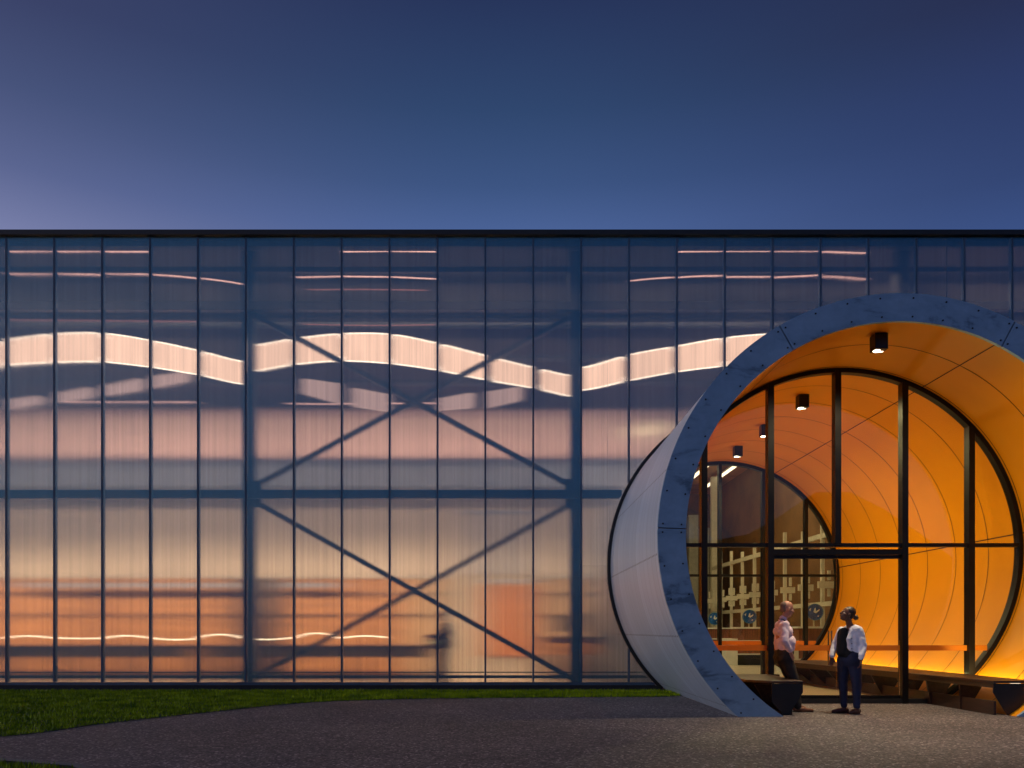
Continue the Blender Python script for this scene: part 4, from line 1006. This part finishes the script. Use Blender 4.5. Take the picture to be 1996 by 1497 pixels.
    fuse('jeans', [(Vector((5.60, Y - .06, .93)), Vector((5.545, Y + .06, .93)), .120, .118), (Vector((5.61, Y - .06, .86)), Vector((5.53, Y + .06, .86)), .128, .122), (hN, kN, .108, .076), (kN, aN + Vector((0, 0, .05)), .076, .054), (hF, kF, .104, .074), (kF, aF + Vector((0, 0, .05)), .074, .054)], [], jn, e, 0.009, 4, 0.014, 10)
    sm_ = mat('brown_shoe', (0.10, 0.035, 0.022, 1), 0.4, var=0.2)
    shoe('shoe', aN, (-0.8, -0.45, 0), sm_, e, 0.25); shoe('shoe', aF, (-1, -0.10, 0), sm_, e, 0.27)
M['black_cloth'] = mat('black_cloth', (0.008, 0.008, 0.009, 1), 0.85, var=0.2)
standing_man(); standing_woman()
def visitor(px, d, label, s=1.0):
    x = (px - 987) / F * d
    e = empty('person', (x, d, 0)); tag(e, label, 'person')
    V = lambda a, b, z: Vector((x + a * s, d + b * s, z * s))
    cp, el, P, eu = head_parts(V(-.04, 0, 1.60), (-1, 0, -.2), (0, 0, 1), s)
    body = cp + [(V(0, 0, 1.42), V(-.03, 0, 1.55), .055, .05), (V(0, 0, .95), V(0, 0, 1.38), .11, .10), (V(0, -.17, 1.38), V(-.05, -.2, 1.12), .05, .04), (V(-.05, -.2, 1.12), V(-.32, -.14, 1.12), .038, .028), (V(0, .17, 1.38), V(-.05, .2, 1.12), .05, .04), (V(-.05, .2, 1.12), V(-.32, .14, 1.15), .038, .028),
                 (V(0, -.09, .9), V(0, -.1, .5), .08, .055), (V(0, -.1, .5), V(.03, -.1, .08), .052, .038), (V(0, .09, .9), V(-.05, .12, .5), .08, .055), (V(-.05, .12, .5), V(-.08, .12, .08), .052, .038)]
    body += hand(V(-.32, -.14, 1.12), (-1, 0, 0), (0, 1, -.3)) + hand(V(-.32, .14, 1.15), (-1, 0, 0), (0, -1, -.3))
    fuse('body', body, el, SK, e, 0.009, 2)
    fuse('hair', [], [(P(0, -.03, .04), (.083 * s, .09 * s, .085 * s), eu)], mat('visitor_hair', (0.03, 0.02, 0.015, 1), 0.7), e, 0.01, 2)
    fuse('jacket', [(V(0, -.12, 1.36), V(0, .12, 1.36), .12, .12), (V(0, -.08, 1.2), V(0, .08, 1.2), .19, .19), (V(0, -.07, .98), V(0, .07, .98), .19, .19), (V(0, -.17, 1.38), V(-.05, -.2, 1.12), .075, .065), (V(-.05, -.2, 1.12), V(-.28, -.14, 1.12), .062, .05), (V(0, .17, 1.38), V(-.05, .2, 1.12), .075, .065), (V(-.05, .2, 1.12), V(-.28, .14, 1.15), .062, .05)], [], mat('maroon_jacket', (0.05, 0.018, 0.012, 1), 0.8), e, 0.012, 3, 0.02)
    fuse('trousers', [(V(0, -.07, .92), V(0, .07, .92), .14, .14), (V(0, -.09, .88), V(0, -.1, .5), .11, .08), (V(0, -.1, .5), V(.03, -.1, .09), .08, .065), (V(0, .09, .88), V(-.05, .12, .5), .11, .08), (V(-.05, .12, .5), V(-.08, .12, .09), .08, .065)], [], mat('brown_trousers', (0.10, 0.06, 0.04, 1), 0.8), e, 0.012, 3)
    for a in (V(.03, -.1, .075), V(-.08, .12, .075)): shoe('shoe', a, (-1, 0, 0), M['black'], e, 0.26)
visitor(868, 19.7, 'blurred dark figure with arms forward behind the facade, left of the orange door', 1.06)
